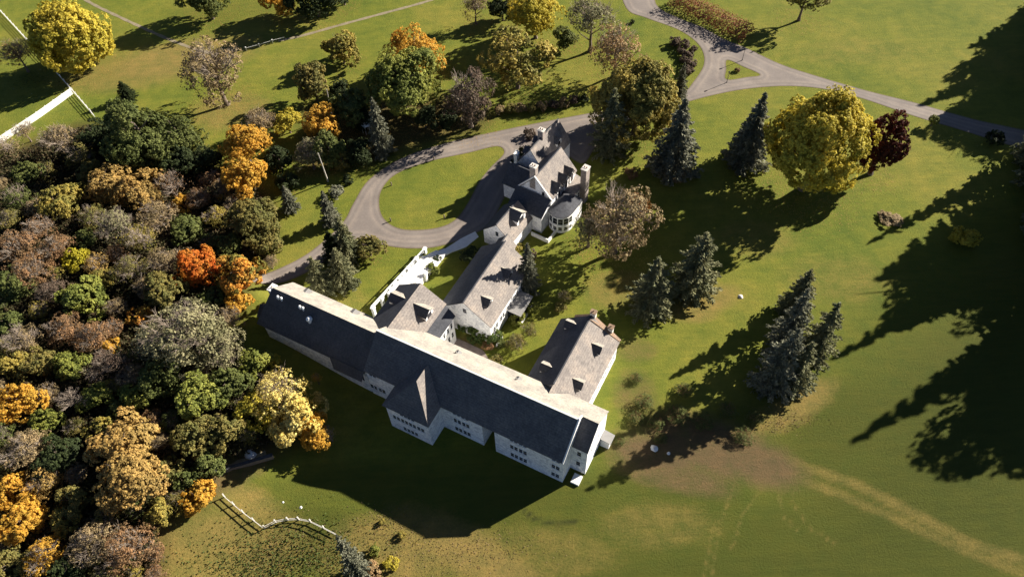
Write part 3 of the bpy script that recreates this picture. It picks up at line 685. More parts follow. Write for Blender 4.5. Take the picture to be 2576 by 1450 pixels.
CR = {'L': [vmesh('crown_leaves', crown_verts(10+i, 84, 20, 16, .042, (.15, .27), .058, flat=1), DEF) for i in range(3)],
      'M': [vmesh('crown_leaves', crown_verts(20+i, 42, 17, 15, .07, (.2, .33), .088), DEF) for i in range(4)],
      'S': [vmesh('crown_leaves', crown_verts(30+i, 20, 12, 14, .125, (.26, .40), .14), DEF) for i in range(3)],
      'X': [vmesh('crown_leaves', crown_verts(15+i, 170, 22, 17, .034, (.12, .22), .05), DEF) for i in range(2)],
      'D': [vmesh('crown_leaves', crown_verts(60+i, 260, 20, 16, .036, (.11, .20), .05, dome=True), DEF) for i in range(2)],
      'O': [vmesh('crown_leaves', crown_verts(40+i, 44, 13, 11, .06, (.15, .26), .07, gap=.12), DEF) for i in range(3)]}
def bare_mesh(seed, leafq, r0=.028):
    mb = branches(seed, 4, .75, r0, 6, .62, .3, .3, .9, 3, (4, 6))
    V = np.array(mb.v, float); mx = np.abs(V).max(); V /= mx*.98
    F = [f for f in mb.f]
    fm = [0]*len(F); V = V.tolist()
    if leafq:
        LV = crown_verts(seed+5, 60, 11, 11, .048, (.16, .30), .085, gap=.1)
        rs = np.random.RandomState(seed); kk = rs.rand(len(LV)//4) < leafq
        LV = LV.reshape(-1, 4, 3)[kk].reshape(-1, 3)
        b = len(V); V += LV.tolist(); F += [(b+4*i, b+4*i+1, b+4*i+2, b+4*i+3) for i in range(len(LV)//4)]; fm += [1]*(len(LV)//4)
    me = bpy.data.meshes.new('crown_twigs'); me.from_pydata([tuple(v) for v in V], [], F); me.materials.append(M['twig']); me.materials.append(DEF)
    me.polygons.foreach_set('material_index', fm); me.update(); return me
BARE = {'bare': [bare_mesh(3, .0, .03), bare_mesh(4, .06)], 'half': [bare_mesh(5, .5), bare_mesh(6, .38), bare_mesh(7, .6)], 'thin': [bare_mesh(8, .8), bare_mesh(9, .9)]}
def trunk_mesh(seed, limbs=6):
    rs = random.Random(seed); mb = MB(); p = Vector((0, 0, -.03)); r = .035
    for i in range(5):
        q = p+Vector((rs.uniform(-.02, .02), rs.uniform(-.02, .02), .14)); mb.tube(p, q, r*(1.5 if i == 0 else 1), r*.85, 8); p = q; r *= .85
        if i >= 1:
            for j in range(2):
                a = rs.uniform(0, 6.28); e = p+Vector((math.cos(a)*.16, math.sin(a)*.16, .13)); mb.tube(p, e, r*.6, r*.35, 5)
                a += rs.uniform(-.5, .5); mb.tube(e, e+Vector((math.cos(a)*.12, math.sin(a)*.12, .12)), r*.35, r*.12, 4)
    me = bpy.data.meshes.new('trunk'); me.from_pydata([tuple(v) for v in mb.v], [], mb.f); me.materials.append(M['bark']); me.update(); return me
TR = [trunk_mesh(i) for i in range(4)]
def conifer(seed, tiers=30, per=10, taper=1.0, top=.03, sag=.5):
    """x, y in crown radii, z in tree heights: drooping boughs with side sprays and gaps between them"""
    rs = np.random.RandomState(seed); C = []; T = []; Sz = []
    for t in range(tiers):
        f = t/(tiers-1); z = .05+f*.93; R = (1-f)**taper*(.98 if f > .1 else .8)+top
        k = max(4, int(per*(1-f*.5)))
        for j in range(k):
            a = 2*math.pi*(j+rs.rand())/k; Rj = R*rs.choice([.55, .8, .95, 1.05, 1.18]); n = max(3, int(11*Rj+3)); dx, dy = math.cos(a), math.sin(a); zz0 = z+rs.normal()*.012
            for s_ in range(n):
                q = (s_+.7)/n; rr = Rj*q; zz = zz0-sag*Rj*q*q*.2+(.03*Rj*(q > .85))
                for w_ in (-1, 0, 1):
                    for rep in range(2):
                        off = w_*(.10*(1-q)+.035)*Rj*rs.uniform(.5, 1.6)
                        C.append((dx*rr-dy*off+rs.normal()*.012, dy*rr+dx*off+rs.normal()*.012, zz+rs.normal()*.004-abs(w_)*.006))
                        T.append((dx-dy*w_*.7, dy+dx*w_*.7, -.08*q)); Sz.append(rs.uniform(.7, 1.35)*(1.1-.35*q))
    C = np.array(C); T = unit(np.array(T)+rs.normal(size=(len(C), 3))*.25); Sz = np.array(Sz)[:, None]
    b = unit(np.cross(T, np.array([0, 0, 1.])+rs.normal(size=(len(C), 3))*.75)); sx = np.array([1, 1, .34])
    V = np.stack([C-T*Sz*.075*sx, C+b*Sz*.036*sx, C+T*Sz*.085*sx, C-b*Sz*.036*sx], 1).reshape(-1, 3)
    return vmesh('crown_needles', V, DEF)
CON = [conifer(50, taper=.85), conifer(51, taper=.72), conifer(52, per=9, tiers=22, taper=.62), conifer(53, taper=.5, tiers=20, per=10)]
CONT = MB().tube((0, 0, -.02), (0, 0, .5), .016, .011, 7).tube((0, 0, .5), (0, 0, .97), .011, .002, 6)
ctm = bpy.data.meshes.new('trunk'); ctm.from_pydata(CONT.v, [], CONT.f); ctm.materials.append(M['bark'])

rng = random.Random(7)
def objmesh(name, me, parent, mat=None, slot=0):
    o = bpy.data.objects.new(name, me); COL.objects.link(o); o.parent = parent
    if mat:
        o.material_slots[slot].link = 'OBJECT'; o.material_slots[slot].material = mat
    return o
SHED = []
LOW = {'leaf': 1.05, 'dome': 1.05, 'open': .84, 'bare': .86, 'half': .88, 'thin': .93}
def tree(cx, cy, wpx, mk, label, kind='leaf', asp=.85, name='broadleaf_tree', cat='tree', group=None, hpx=None, H=None, xyz=None):
    """crown centre pixel and width in the photograph -> a tree of real size standing on the ground"""
    z = 5.
    for _ in range(4):
        R = wpx/2*dist(cx, cy, z)/FPX*.98; rz = R*asp; Ht = H or max(2*rz/LOW.get(kind, .93), 3.2); z0 = float(hgt(*U(cx, cy, z))); z = z0+Ht-rz*.97
    p = U(cx, cy, z)
    r = empty(name, (p[0], p[1], z0), rng.uniform(0, 6.28), label, cat, group)
    if name == 'broadleaf_tree' and cx < 2300: SHED.append((p[0], p[1], R))
    if kind == 'leaf':
        key = 'X' if R > 9.2 else 'L' if R > 6.2 else ('M' if R > 3. else 'S'); me = rng.choice(CR[key])
        if R < 1.6: me = rng.choice(CR['S'])
    elif kind == 'dome': me = CR['D'][int(cx) % 2]
    elif kind == 'open': me = rng.choice(CR['O'])
    else: me = rng.choice(BARE[kind])
    c = objmesh('crown', me, r, LEAF[mk], 1 if kind in BARE else 0)
    c.location = (0, 0, Ht-rz*.97); c.scale = (R*rng.uniform(.94, 1.06), R*rng.uniform(.94, 1.06), rz); c.rotation_euler = (0, 0, rng.uniform(0, 6.28))
    t = objmesh('trunk', rng.choice(TR), r); t.scale = (Ht*.9, Ht*.9, Ht*.98 if kind not in BARE else Ht*.8)
    return r
def spruce(bx, by, tx, ty, wpx, mk, label, v=None, name='spruce_tree', group=None, H=None):
    g = G(bx, by)
    if H is None:
        best = 1e9
        for h in np.arange(2, 36, .25):
            e = abs(PX(g[0], g[1], g[2]+h)[1]-ty)
            if e < best: best, H = e, h
    R = wpx/2*dist(bx, (by+ty)/2, 0)/FPX*1.08
    r = empty(name, tuple(g), rng.uniform(0, 6.28), label, 'tree', group)
    c = objmesh('crown', CON[v if v is not None else rng.randrange(3)], r, LEAF[mk]); c.scale = (R, R, H)
    t = objmesh('trunk', ctm, r); t.scale = (H*.9, H*.9, H)
    return r
def shrub(cx, cy, wpx, mk, label, group=None, asp=.75, name='shrub', me=None, cat='shrub'):
    z = 1.
    R = wpx/2*dist(cx, cy, z)/FPX; g = G(cx, cy); z = g[2]+R*asp*.8; p = U(cx, cy, z)
    c = objmesh(name, me or rng.choice(CR['S']), None, LEAF[mk]); c.location = (p[0], p[1], z); c.scale = (R, R, R*asp); c.rotation_euler = (0, 0, rng.uniform(0, 6.28))
    tag(c, label, cat, group); return c

# ---- lawn and park trees
tree(175, 95, 205, 'yellow', 'large bright yellow tree beside the white fence, top left corner of the park', 'dome', asp=.92)
tree(515, -5, 150, 'green', 'dark green tree cut by the top edge, left of the orange one')
tree(700, 0, 105, 'gold', 'orange-tinged tree cut by the top edge above the small white rail')
tree(790, -12, 150, 'dark', 'dark green tree cut by the top edge, right of the orange-tinged one')
tree(860, -20, 90, 'dark', 'dark rounded tree at the top edge above the curved footpath')
tree(538, 178, 190, 'brown', 'thin brown leafed tree with leaning trunk, alone on the upper left lawn', 'thin', .95)
spruce(325, 250, 322, 205, 48, 'dark', 'small dark evergreen standing behind the big green tree', 1, 'dwarf_conifer')
tree(350, 335, 225, 'green', 'big billowing green tree below the white fence corner', asp=.9)
tree(455, 350, 142, 'green', 'right-hand companion of the big billowing green tree', asp=.9)
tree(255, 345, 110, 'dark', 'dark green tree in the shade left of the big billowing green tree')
tree(785, 208, 118, 'olive', 'round dull green tree with a long shadow left, upper centre lawn', asp=1.0)
tree(857, 122, 108, 'oliveg', 'small olive-gold tree on the lawn under the footpath')
tree(1045, 132, 178, 'gold', 'bright golden-orange tree behind the yellow-green one', asp=.8)
tree(1008, 215, 222, 'yg', 'full yellow-green tree in front of the golden-orange one', asp=.85)
tree(1178, 240, 150, 'plum', 'brown drooping half-bare tree at the edge of the drive', 'thin', 1.15)
tree(1300, 148, 228, 'oliveg', 'wide open-crowned olive-gold tree with a visible dark trunk', 'open', .75, H=17)
tree(1348, 38, 160, 'yellow', 'yellow tree at the top edge above the open-crowned one', asp=.9)
tree(1265, 20, 90, 'dark', 'dark green tree at the top edge left of the yellow one')
tree(1490, 35, 145, 'greyol', 'grey-green thin tree at the top edge left of the road', 'thin', .8, H=17)
tree(1195, 15, 80, 'brown', 'nearly bare slender tree at the top edge', 'half', 1.0)
tree(1552, 122, 155, 'pink', 'feathery pinkish tan tree in front of the shrub bed', 'thin', .95)
tree(1602, 260, 225, 'oliveg', 'large olive and gold oak behind the dark spruce by the drive', 'dome', asp=1.0)
tree(655, 302, 98, 'brown', 'tan brown tree left of the small yellow one, above the golden tree', 'thin')
tree(722, 308, 80, 'yellow', 'small yellow tree squeezed between the tan one and the golden crown', asp=.9)
tree(800, 315, 108, 'gold', 'golden crown rising behind the grey drooping pine', asp=.9)
tree(826, 375, 100, 'green', 'dark green tree beside the grey drooping pine', asp=1.1)
tree(612, 365, 140, 'gold', 'vivid golden tree at the top of the wood', asp=.9)
tree(610, 450, 132, 'gold', 'lower golden tree touching the vivid golden one', asp=.9)
shrub(560, 495, 40, 'gold', 'small golden bush at the foot of the golden trees')
tree(885, 270, 120, 'green', 'dark green tree in the shade left of the yellow-green one')
tree(905, 385, 90, 'dark', 'low dark tree beside the white garden shelter', asp=.8)
tree(1068, 300, 70, 'dark', 'dark understorey tree right of the grey spruce')
spruce(965, 385, 962, 245, 62, 'blue', 'grey-blue spruce leaning beside the drive, upper centre', 1)
tree(778, 385, 92, 'greyol', 'grey drooping pine with a long pale leaning trunk', 'thin', 1.0)
spruce(735, 527, 716, 468, 46, 'blue', 'small pale spruce left of the clipped conifers beside the wood', 1)
spruce(835, 560, 815, 480, 52, 'blue', 'blue-green spruce on the lawn west of the oval drive', 0)
shrub(842, 482, 42, 'blue', 'round blue-grey bush on the lawn strip, foot of the pale leaning trunk')
shrub(874, 452, 30, 'dark', 'small round dark bush beside the drive')
spruce(880, 650, 866, 545, 72, 'spruce', 'grey-green spruce at the fork of the drive', 1)
tree(928, 622, 80, 'olive', 'dull green rounded tree right of the spruce at the fork of the drive')
spruce(815, 738, 795, 645, 78, 'spruce', 'left of the two spruces behind the west wing', 2)
spruce(870, 715, 850, 625, 78, 'spruce', 'right of the two spruces behind the west wing', 1)
spruce(845, 650, 845, 580, 60, 'dark', 'dark spruce wedged between the fork spruces', 1)
tree(700, 400, 80, 'dark', 'dark green tree in the shade right of the vivid golden tree')
tree(720, 455, 60, 'dark', 'low dark tree behind the small pale spruce')
tree(860, 400, 60, 'olive', 'dull olive tree at the edge of the lawn strip above the round bush')
tree(1120, 300, 60, 'dark', 'dark low tree left of the brown drooping tree')
tree(850, 225, 60, 'dark', 'dark small tree right of the round dull green tree')
tree(915, 300, 70, 'dark', 'dark green tree left of the grey-blue spruce')
tree(1420, 95, 70, 'green', 'green tree below the grey-green thin tree at the top')
# trees round the mansion and on the east lawn
spruce(1532, 385, 1550, 225, 105, 'spruce', 'dark wide spruce against the olive oak, right of the mansion', 2)
spruce(1705, 255, 1702, 155, 46, 'blue', 'slim dark spruce at the road bend', 0)
spruce(1690, 430, 1715, 248, 125, 'blue', 'tall blue-grey spruce standing below the junction', 0)
spruce(1858, 398, 1850, 285, 76, 'blue', 'smaller blue-black spruce of the pair left of the golden tree', 0)
spruce(1872, 415, 1908, 232, 105, 'blue', 'taller pointed spruce touching the golden tree', 0)
tree(2062, 362, 272, 'yellow', 'huge rounded golden-yellow tree by the road, right of the spruces', 'dome', asp=.98, H=24)
tree(2226, 362, 132, 'darkred', 'dark red tree tucked behind the huge golden-yellow tree', asp=1.45, H=17)
tree(1482, 575, 95, 'greyol', 'grey-green feathery tree beside the curved bay', 'thin', 1.25)
tree(1556, 552, 225, 'brown', 'large wispy grey-brown tree with a patch of orange, east of the mansion', 'thin', .95)
tree(1607, 510, 66, 'orange', 'orange crown peeping from the bare grey tree', 'thin', .9)
spruce(1632, 780, 1640, 622, 125, 'spruce', 'left one of the two spruces standing side by side on the east lawn', 2, H=16)
spruce(1738, 735, 1782, 562, 118, 'spruce', 'taller right one of the two spruces side by side on the east lawn', 3, H=18)
spruce(1990, 790, 2030, 655, 86, 'spruce', 'topmost pointed spruce of the east lawn clump', 1, H=14)
spruce(1962, 880, 1990, 740, 98, 'blue', 'middle spruce of the east lawn clump', 2, H=19)
spruce(2035, 905, 2062, 740, 100, 'spruce', 'right spruce of the east lawn clump', 2, H=18)
spruce(1938, 975, 1955, 850, 112, 'blue', 'lowest grey spruce of the east lawn clump', 3, H=19)
spruce(1985, 975, 1990, 850, 100, 'spruce', 'short broad spruce at the lower right foot of the east lawn clump', 2, H=15)
spruce(1328, 730, 1325, 610, 62, 'blue', 'blue-grey spruce growing against the middle block', 1)
shrub(2425, 600, 66, 'yellow', 'yellow bush between the long shadows on the right lawn')
shrub(2240, 548, 62, 'brown', 'low round brown bush ringed with yellow grass on the right lawn', asp=.25)
tree(2030, -15, 125, 'olive', 'olive tree cut by the top edge above the long shadow on the lawn', 'open')
tree(2350, 300, 30, 'yg', 'small pale sapling beside the shaded road')
tree(2505, 345, 50, 'dark', 'dim young tree in the shade below the road at the right edge')
shrub(1590, 435, 34, 'rust', 'rusty bush at the shadow edge below the wide spruce')
shrub(1710, 440, 60, 'brown', 'brown leaf heap under the blue-grey spruce', asp=.2)
# ---- the wood on the left
W = [
 (270, 470, 130, 'tan', 'leaf', 'golden brown crown below the big green tree'),
 (350, 490, 130, 'tan', 'leaf', 'larger golden brown crown beside the lilac bare branches'),
 (225, 440, 70, 'olive', 'leaf', 'olive crown left of the golden brown pair'),
 (430, 468, 100, 'rust', 'bare', 'bare lilac-grey branches fanning above the black gap in the wood'),
 (455, 520, 60, 'gold', 'leaf', 'small gold crown under the lilac bare branches'),
 (145, 512, 100, 'oliveg', 'leaf', 'yellow-olive crown near the black clearing, left'),
 (185, 490, 66, 'oliveg', 'leaf', 'smaller yellow-olive crown above its neighbour at the black clearing'),
 (470, 578, 95, 'green', 'leaf', 'soft green crown above the orange-red maple'),
 (640, 560, 140, 'olive', 'leaf', 'broad dull green crown above the orange and green maple'),
 (590, 520, 70, 'brown', 'thin', 'brown twiggy crown left of the broad dull green one'),
 (675, 612, 80, 'olive', 'leaf', 'dull green crown at the edge of the lawn strip'),
 (680, 660, 45, 'brown', 'thin', 'small tan tree at the end of the side drive'),
 (400, 545, 110, 'brown', 'half', 'grey-brown bare crown in the middle of the upper wood'),
 (290, 570, 100, 'greyol', 'half', 'pale bare crown below the golden brown pair'),
 (350, 600, 90, 'oliveg', 'half', 'olive twiggy crown above the black hollow'),
 (100, 575, 80, 'rust', 'half', 'reddish bare crown below the yellow-olive one'),
 (140, 625, 95, 'rust', 'thin', 'rust brown crown left of the bright yellow one'),
 (45, 620, 110, 'rust', 'thin', 'rust crown at the left edge, half way up'),
 (80, 680, 110, 'rust', 'thin', 'darker rust crown next to the green one at the left edge'),
 (28, 715, 110, 'green', 'leaf', 'green crown cut by the left edge'),
 (20, 810, 70, 'green', 'leaf', 'second green crown cut by the left edge, lower'),
 (188, 650, 70, 'bright', 'leaf', 'small vivid lemon-yellow tree in the wood'),
 (245, 665, 70, 'tan', 'thin', 'pale yellow twiggy tree right of the lemon-yellow one'),
 (215, 610, 60, 'green', 'leaf', 'green crown just above the lemon-yellow tree'),
 (492, 668, 118, 'orange', 'leaf', 'blazing orange-red maple in the middle of the wood'),
 (600, 692, 125, 'orgr', 'leaf', 'orange and green maple right of the blazing orange-red one'),
 (540, 745, 60, 'green', 'leaf', 'green crown under the two orange maples'),
 (600, 755, 66, 'gold', 'leaf', 'orange-gold crown next to the west wing gable'),
 (420, 660, 90, 'brown', 'half', 'dark twiggy tree left of the blazing orange-red maple'),
 (330, 680, 90, 'olive', 'half', 'dim olive twiggy tree in the black hollow'),
 (370, 720, 75, 'brown', 'thin', 'brown crown below the black hollow'),
 (205, 750, 125, 'yg', 'leaf', 'rounded yellow-green crown below the lemon-yellow tree'),
 (265, 710, 70, 'oliveg', 'leaf', 'olive-gold crown touching the rounded yellow-green one'),
 (410, 742, 110, 'olive', 'leaf', 'dark olive crown left of the maples'),
 (125, 730, 80, 'plum', 'thin', 'plum brown crown left of the rounded yellow-green one'),
 (465, 835, 225, 'greyol', 'thin', 'great grey-olive thinning tree left of the west wing'),
 (555, 880, 130, 'greyol', 'thin', 'right part of the grey-olive thinning trees, nearest the west wing'),
 (395, 860, 120, 'greyol', 'thin', 'left companion of the great grey-olive thinning tree'),
 (350, 800, 60, 'orgr', 'leaf', 'small orange-green crown above the grey-olive companion'),
 (160, 830, 100, 'rust', 'thin', 'rust coloured twiggy crown, left centre of the wood'),
 (230, 850, 100, 'rust', 'thin', 'orange-rust crown beside the small yellow bush'),
 (275, 870, 50, 'gold', 'leaf', 'little yellow crown between the rust and grey-olive trees'),
 (60, 860, 100, 'brown', 'half', 'dim brown twiggy crown near the left edge'),
 (30, 920, 95, 'oliveg', 'leaf', 'olive-gold crown at the left edge above the orange one'),
 (100, 915, 90, 'olive', 'leaf', 'olive crown right of the one at the left edge above the orange tree'),
 (180, 930, 85, 'yg', 'leaf', 'yellow-green crown in the lower middle of the wood'),
 (265, 920, 100, 'plum', 'half', 'plum twiggy crown below the little yellow one'),
 (330, 945, 80, 'brown', 'thin', 'brown crown left of the dull greens'),
 (50, 1010, 110, 'gold', 'leaf', 'strong orange crown cut by the left edge'),
 (115, 1060, 80, 'yg', 'leaf', 'yellow-green crown lower right of the strong orange one'),
 (180, 1010, 90, 'plum', 'bare', 'bare grey tree with a long pale limb, lower wood'),
 (240, 1000, 85, 'yg', 'leaf', 'left one of the paired yellow-green crowns in the lower wood'),
 (345, 1000, 85, 'yg', 'leaf', 'right one of the paired yellow-green crowns in the lower wood'),
 (295, 1030, 60, 'green', 'leaf', 'green crown between the paired yellow-green ones'),
 (415, 950, 110, 'green', 'leaf', 'mid green crown below the great grey-olive tree'),
 (490, 1010, 130, 'yg', 'leaf', 'yellowish green crown right of the paired ones'),
 (570, 970, 110, 'green', 'leaf', 'green crown left of the big yellow tree by the range'),
 (640, 910, 90, 'yg', 'leaf', 'yellow-green crown close to the west wing front'),
 (675, 920, 60, 'yellow', 'leaf', 'small yellow crown close to the west wing front'),
 (705, 985, 150, 'cream', 'thin', 'upper yellow crown overhanging the black shadow'),
 (660, 1035, 112, 'yellow', 'leaf', 'left yellow crown of the group overhanging the shadow'),
 (738, 1050, 158, 'cream', 'leaf', 'largest yellow crown overhanging the black shadow'),
 (792, 1088, 98, 'gold', 'leaf', 'golden tip crown furthest into the black shadow'),
 (828, 1092, 60, 'tan', 'bare', 'small bare grey tree at the tip of the yellow group'),
 (795, 948, 26, 'gold', 'thin', 'tiny gold sapling between the yellow group and the wing'),
 (320, 1110, 150, 'tan', 'leaf', 'upper part of the big tan-gold pair in the lower wood'),
 (330, 1200, 185, 'tan', 'leaf', 'broad tan-gold tree, largest of the lower wood'),
 (250, 1090, 70, 'oliveg', 'leaf', 'olive-gold crown on the upper left of the broad tan-gold tree'),
 (480, 1100, 110, 'olive', 'leaf', 'dull green crown right of the broad tan-gold tree'),
 (560, 1080, 110, 'olive', 'leaf', 'dull olive crown beside the black shadow'),
 (520, 1170, 80, 'green', 'leaf', 'green crown by the long low dark wall'),
 (425, 1180, 70, 'olive', 'leaf', 'small olive crown under the dull green one'),
 (500, 1256, 82, 'gold', 'leaf', 'small orange-gold tree at the end of the lower fence'),
 (60, 1130, 120, 'brown', 'thin', 'brown crown below the strong orange one'),
 (150, 1150, 110, 'dark', 'leaf', 'dark green crown in the shade left of the broad tan-gold tree'),
 (110, 1210, 95, 'tan', 'thin', 'tan crown left of the dark green one'),
 (40, 1235, 110, 'gold', 'leaf', 'golden crown at the left edge, lower wood'),
 (60, 1310, 120, 'gold', 'leaf', 'second golden crown at the left edge, lower'),
 (190, 1260, 100, 'olive', 'leaf', 'olive crown between the golden and the broad tan-gold trees'),
 (160, 1310, 80, 'oliveg', 'leaf', 'olive-gold crown near the bottom left'),
 (400, 1290, 90, 'oliveg', 'leaf', 'yellowish crown at the foot of the broad tan-gold tree'),
 (230, 1370, 130, 'brown', 'thin', 'brown crown at the bottom edge, left'),
 (320, 1370, 140, 'rust', 'thin', 'reddish olive crown at the bottom edge beside the rough grass'),
 (110, 1400, 110, 'gold', 'thin', 'orange twiggy crown at the bottom left'),
 (30, 1420, 100, 'olive', 'leaf', 'olive crown in the bottom left corner'),
 (170, 1450, 110, 'dark', 'leaf', 'dark crown cut by the bottom edge'),
 (60, 330, 60, 'brown', 'half', 'twiggy brown tree in the corner below the white fence'),
 (150, 355, 100, 'brown', 'half', 'brown twiggy tree left of the big billowing green tree'),
 (200, 390, 80, 'olive', 'thin', 'olive twiggy tree below the fence end'),
 (15, 370, 70, 'brown', 'half', 'brown twiggy tree at the left edge under the fence'),
 (42, 135, 95, 'rust', 'half', 'rusty twiggy bush outside the white fence, top left'),
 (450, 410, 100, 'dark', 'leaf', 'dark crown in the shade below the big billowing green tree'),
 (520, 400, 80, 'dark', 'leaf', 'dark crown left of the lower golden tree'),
 (665, 200, 2, 'dark', 'leaf', ''),
]
for cx, cy, wp, mk, kd, lb in W:
    if not lb: continue
    tree(cx, cy, wp*1.12, mk, lb, kd, .8, 'woodland_tree')
# small trees filling the wood between the larger ones
def inpoly(x, y, P):
    r = False; k = len(P)
    for i in range(k):
        p, q = P[i], P[(i+1) % k]
        if (p[1] > y) != (q[1] > y) and x < (q[0]-p[0])*(y-p[1])/(q[1]-p[1])+p[0]: r = not r
    return r
USED = [(w_[0], w_[1], w_[2]) for w_ in W if w_[3]]
KS = [('olive', 'thin', 'small dim olive tree filling a gap in the wood'), ('green', 'thin', 'small dark green tree filling a gap in the wood'), ('brown', 'thin', 'small brown twiggy tree filling a gap in the wood'),
      ('oliveg', 'thin', 'small olive-gold tree filling a gap in the wood'), ('rust', 'thin', 'small rusty twiggy tree filling a gap in the wood'), ('green', 'leaf', 'small green tree filling a gap in the wood')]
r2 = random.Random(11); nfill = 0
UP = [(-20, 450), (80, 420), (190, 400), (520, 430), (640, 520), (660, 620), (600, 780), (580, 880), (640, 960), (700, 1000), (600, 1120), (520, 1210), (400, 1300), (390, 1450), (-20, 1450)]
for _ in range(4000):
    x, y = r2.uniform(-10, 700), r2.uniform(400, 1450)
    if not inpoly(x, y, UP): continue
    wd_ = r2.uniform(60, 105)
    if any(math.hypot(x-a, y-b) < (c+wd_)*.33 for a, b, c in USED): continue
    if math.hypot(x-345, y-625) < 30: continue
    USED.append((x, y, wd_)); mk, kd, lb = KS[r2.choice([0, 0, 1, 1, 2, 2, 3, 4, 5])]; nfill += 1
    tree(x, y, wd_, mk, lb, kd, .8, 'woodland_tree', group=lb.replace('small ', '').replace(' tree filling a gap in the wood', ' trees filling gaps in the wood'))
print('fill trees', nfill)
# bottom edge
spruce(905, 1440, 870, 1345, 66, 'blue', 'grey-green spruce at the end of the lower fence, bottom edge', 2)
for cx, cy, wp, mk, lb in [(985, 1412, 40, 'yellow', 'yellow bush at the bottom edge right of the grey-green spruce'), (945, 1385, 30, 'yg', 'yellow-green bush beside the grey-green spruce, bottom edge'),
                           (1010, 1345, 24, 'oliveg', 'tuft of olive scrub at the corner of the black shadow'), (960, 1310, 18, 'oliveg', 'tiny scrub tuft at the shadow edge, left'),
                           (935, 1435, 50, 'pink', 'pale tan bush at the very bottom edge')]:
    shrub(cx, cy, wp, mk, lb)
# shrubs: bed along the road bend, row above the drive, courtyard
for i, (cx, cy, wp) in enumerate([(1700, 104, 34), (1722, 110, 34), (1712, 128, 26), (1732, 138, 30), (1735, 158, 34), (1730, 176, 34), (1745, 122, 22), (1722, 150, 24)]):
    shrub(cx, cy, wp, 'plum', 'brown clipped shrub in the curved bed at the road bend', 'brown shrubs in the curved bed')
for i, (cx, cy, wp, mk) in enumerate([(1255, 275, 30, 'brown'), (1285, 272, 34, 'olive'), (1310, 270, 34, 'brown'), (1335, 272, 30, 'olive'), (1362, 266, 34, 'brown'), (1390, 264, 30, 'plum'), (1418, 258, 32, 'brown'), (1445, 250, 30, 'plum'), (1470, 246, 30, 'dark')]):
    shrub(cx, cy, wp, mk, 'low brown and olive shrub in the row above the drive', 'shrub row above the drive')
rs_ = np.random.RandomState(5)
def hedge(name, pxs, wd, ht, mk, label, nper=150):
    c = catmull([U(*p) for p in pxs], False, 14); C = []; Nn = []
    for p, q in zip(c[:-1], c[1:]):
        L = np.hypot(*(q-p)); d = (q-p)/L; nn = np.array([-d[1], d[0]])
        k = int(nper*L)
        a = rs_.uniform(0, math.pi, k); t = rs_.rand(k); bump = 1+.25*np.sin(t*9+p[0]*2)+rs_.normal(size=k)*.08
        hx = np.cos(a)*wd/2*bump; hz = np.sin(a)**.6*ht*bump
        P = p[None]+(q-p)[None]*t[:, None]+nn[None]*hx[:, None]
        C.append(np.column_stack([P, hz])); Nn.append(np.column_stack([nn[0]*np.cos(a), nn[1]*np.cos(a), np.sin(a)+.2]))
    V = leaves(rs_, np.concatenate(C), np.concatenate(Nn), .34)
    o = bpy.data.objects.new(name, vmesh(name, V, LEAF[mk])); COL.objects.link(o); return tag(o, label, 'hedge')
hedge('hedge', [(1693, 8), (1740, 28), (1790, 52), (1840, 78), (1882, 96)], 5.6, 3.2, 'hedge', 'long rust-brown hedge bordering the road at the top', 170)
for cx, cy, wp, mk, lb in [(1085, 675, 44, 'yg', 'yellow-green bush right of the white stairway'), (1098, 650, 24, 'dark', 'dark bush beside the top of the white stairway'), (1235, 815, 34, 'ivy', 'upright bright green shrub at the corner of the middle block'),
                           (1150, 800, 30, 'ivy', 'ivy mass at the left of the courtyard under the middle gable'), (1190, 850, 30, 'ivy', 'low ivy mass in front of the courtyard trees'), (1252, 840, 30, 'yg', 'pale climbing plant by the courtyard corner'),
                           (1225, 872, 30, 'rust', 'rusty bush by the courtyard paving'), (1258, 862, 30, 'green', 'green bush by the courtyard paving'), (1246, 905, 40, 'olive', 'olive bush behind the long roof in the courtyard'),
                           (1300, 800, 44, 'yg', 'yellow-green bush on the inner lawn'), (1340, 770, 40, 'yg', 'larger yellow-green bush on the inner lawn edge'), (1410, 770, 34, 'olive', 'dark olive bush beside the east wing end'),
                           (1287, 700, 26, 'ivy', 'green climber on the sun porch corner'), (1335, 640, 34, 'plum', 'plum coloured bush by the mansion terrace'), (1300, 622, 30, 'oliveg', 'golden bush at the foot of the big dormer'),
                           (1270, 640, 26, 'dark', 'dark bush in the gap between middle block and mansion'), (1335, 335, 34, 'plum', 'pinkish bare bush on the drive edge by the north chimney'),
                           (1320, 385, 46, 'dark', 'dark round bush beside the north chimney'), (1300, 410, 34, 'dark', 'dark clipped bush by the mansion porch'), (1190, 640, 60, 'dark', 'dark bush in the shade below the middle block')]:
    shrub(cx, cy, wp, mk, lb)
for cx, cy, wp, lb in [(1870, 1095, 60, 'leftover brushwood heap under the east lawn clump'), (1600, 1050, 46, 'brown brush at the corner of the long building'), (1660, 1100, 40, 'brown brush by the white tank'),
                       (1600, 950, 40, 'brown brush beside the east wing'), (1560, 1110, 30, 'low brown weed clump next to the gable end'), (1830, 1030, 56, 'reddish twiggy bush in the clump shadow'), (1900, 1050, 50, 'twiggy bush at the foot of the lowest spruce'),
                       (1620, 1010, 60, 'red-brown scrub in the spruce shadow, nearest the east wing'), (1700, 1040, 70, 'red-brown scrub in the middle of the spruce shadow'), (1770, 1060, 60, 'red-brown scrub at the lower edge of the spruce shadow'), (1720, 980, 54, 'dark scrub at the upper edge of the spruce shadow'), (1650, 1060, 50, 'dim scrub just above the white rubble')]:
    shrub(cx, cy, wp, 'rust', lb, asp=.5, me=rng.choice(BARE['thin']))
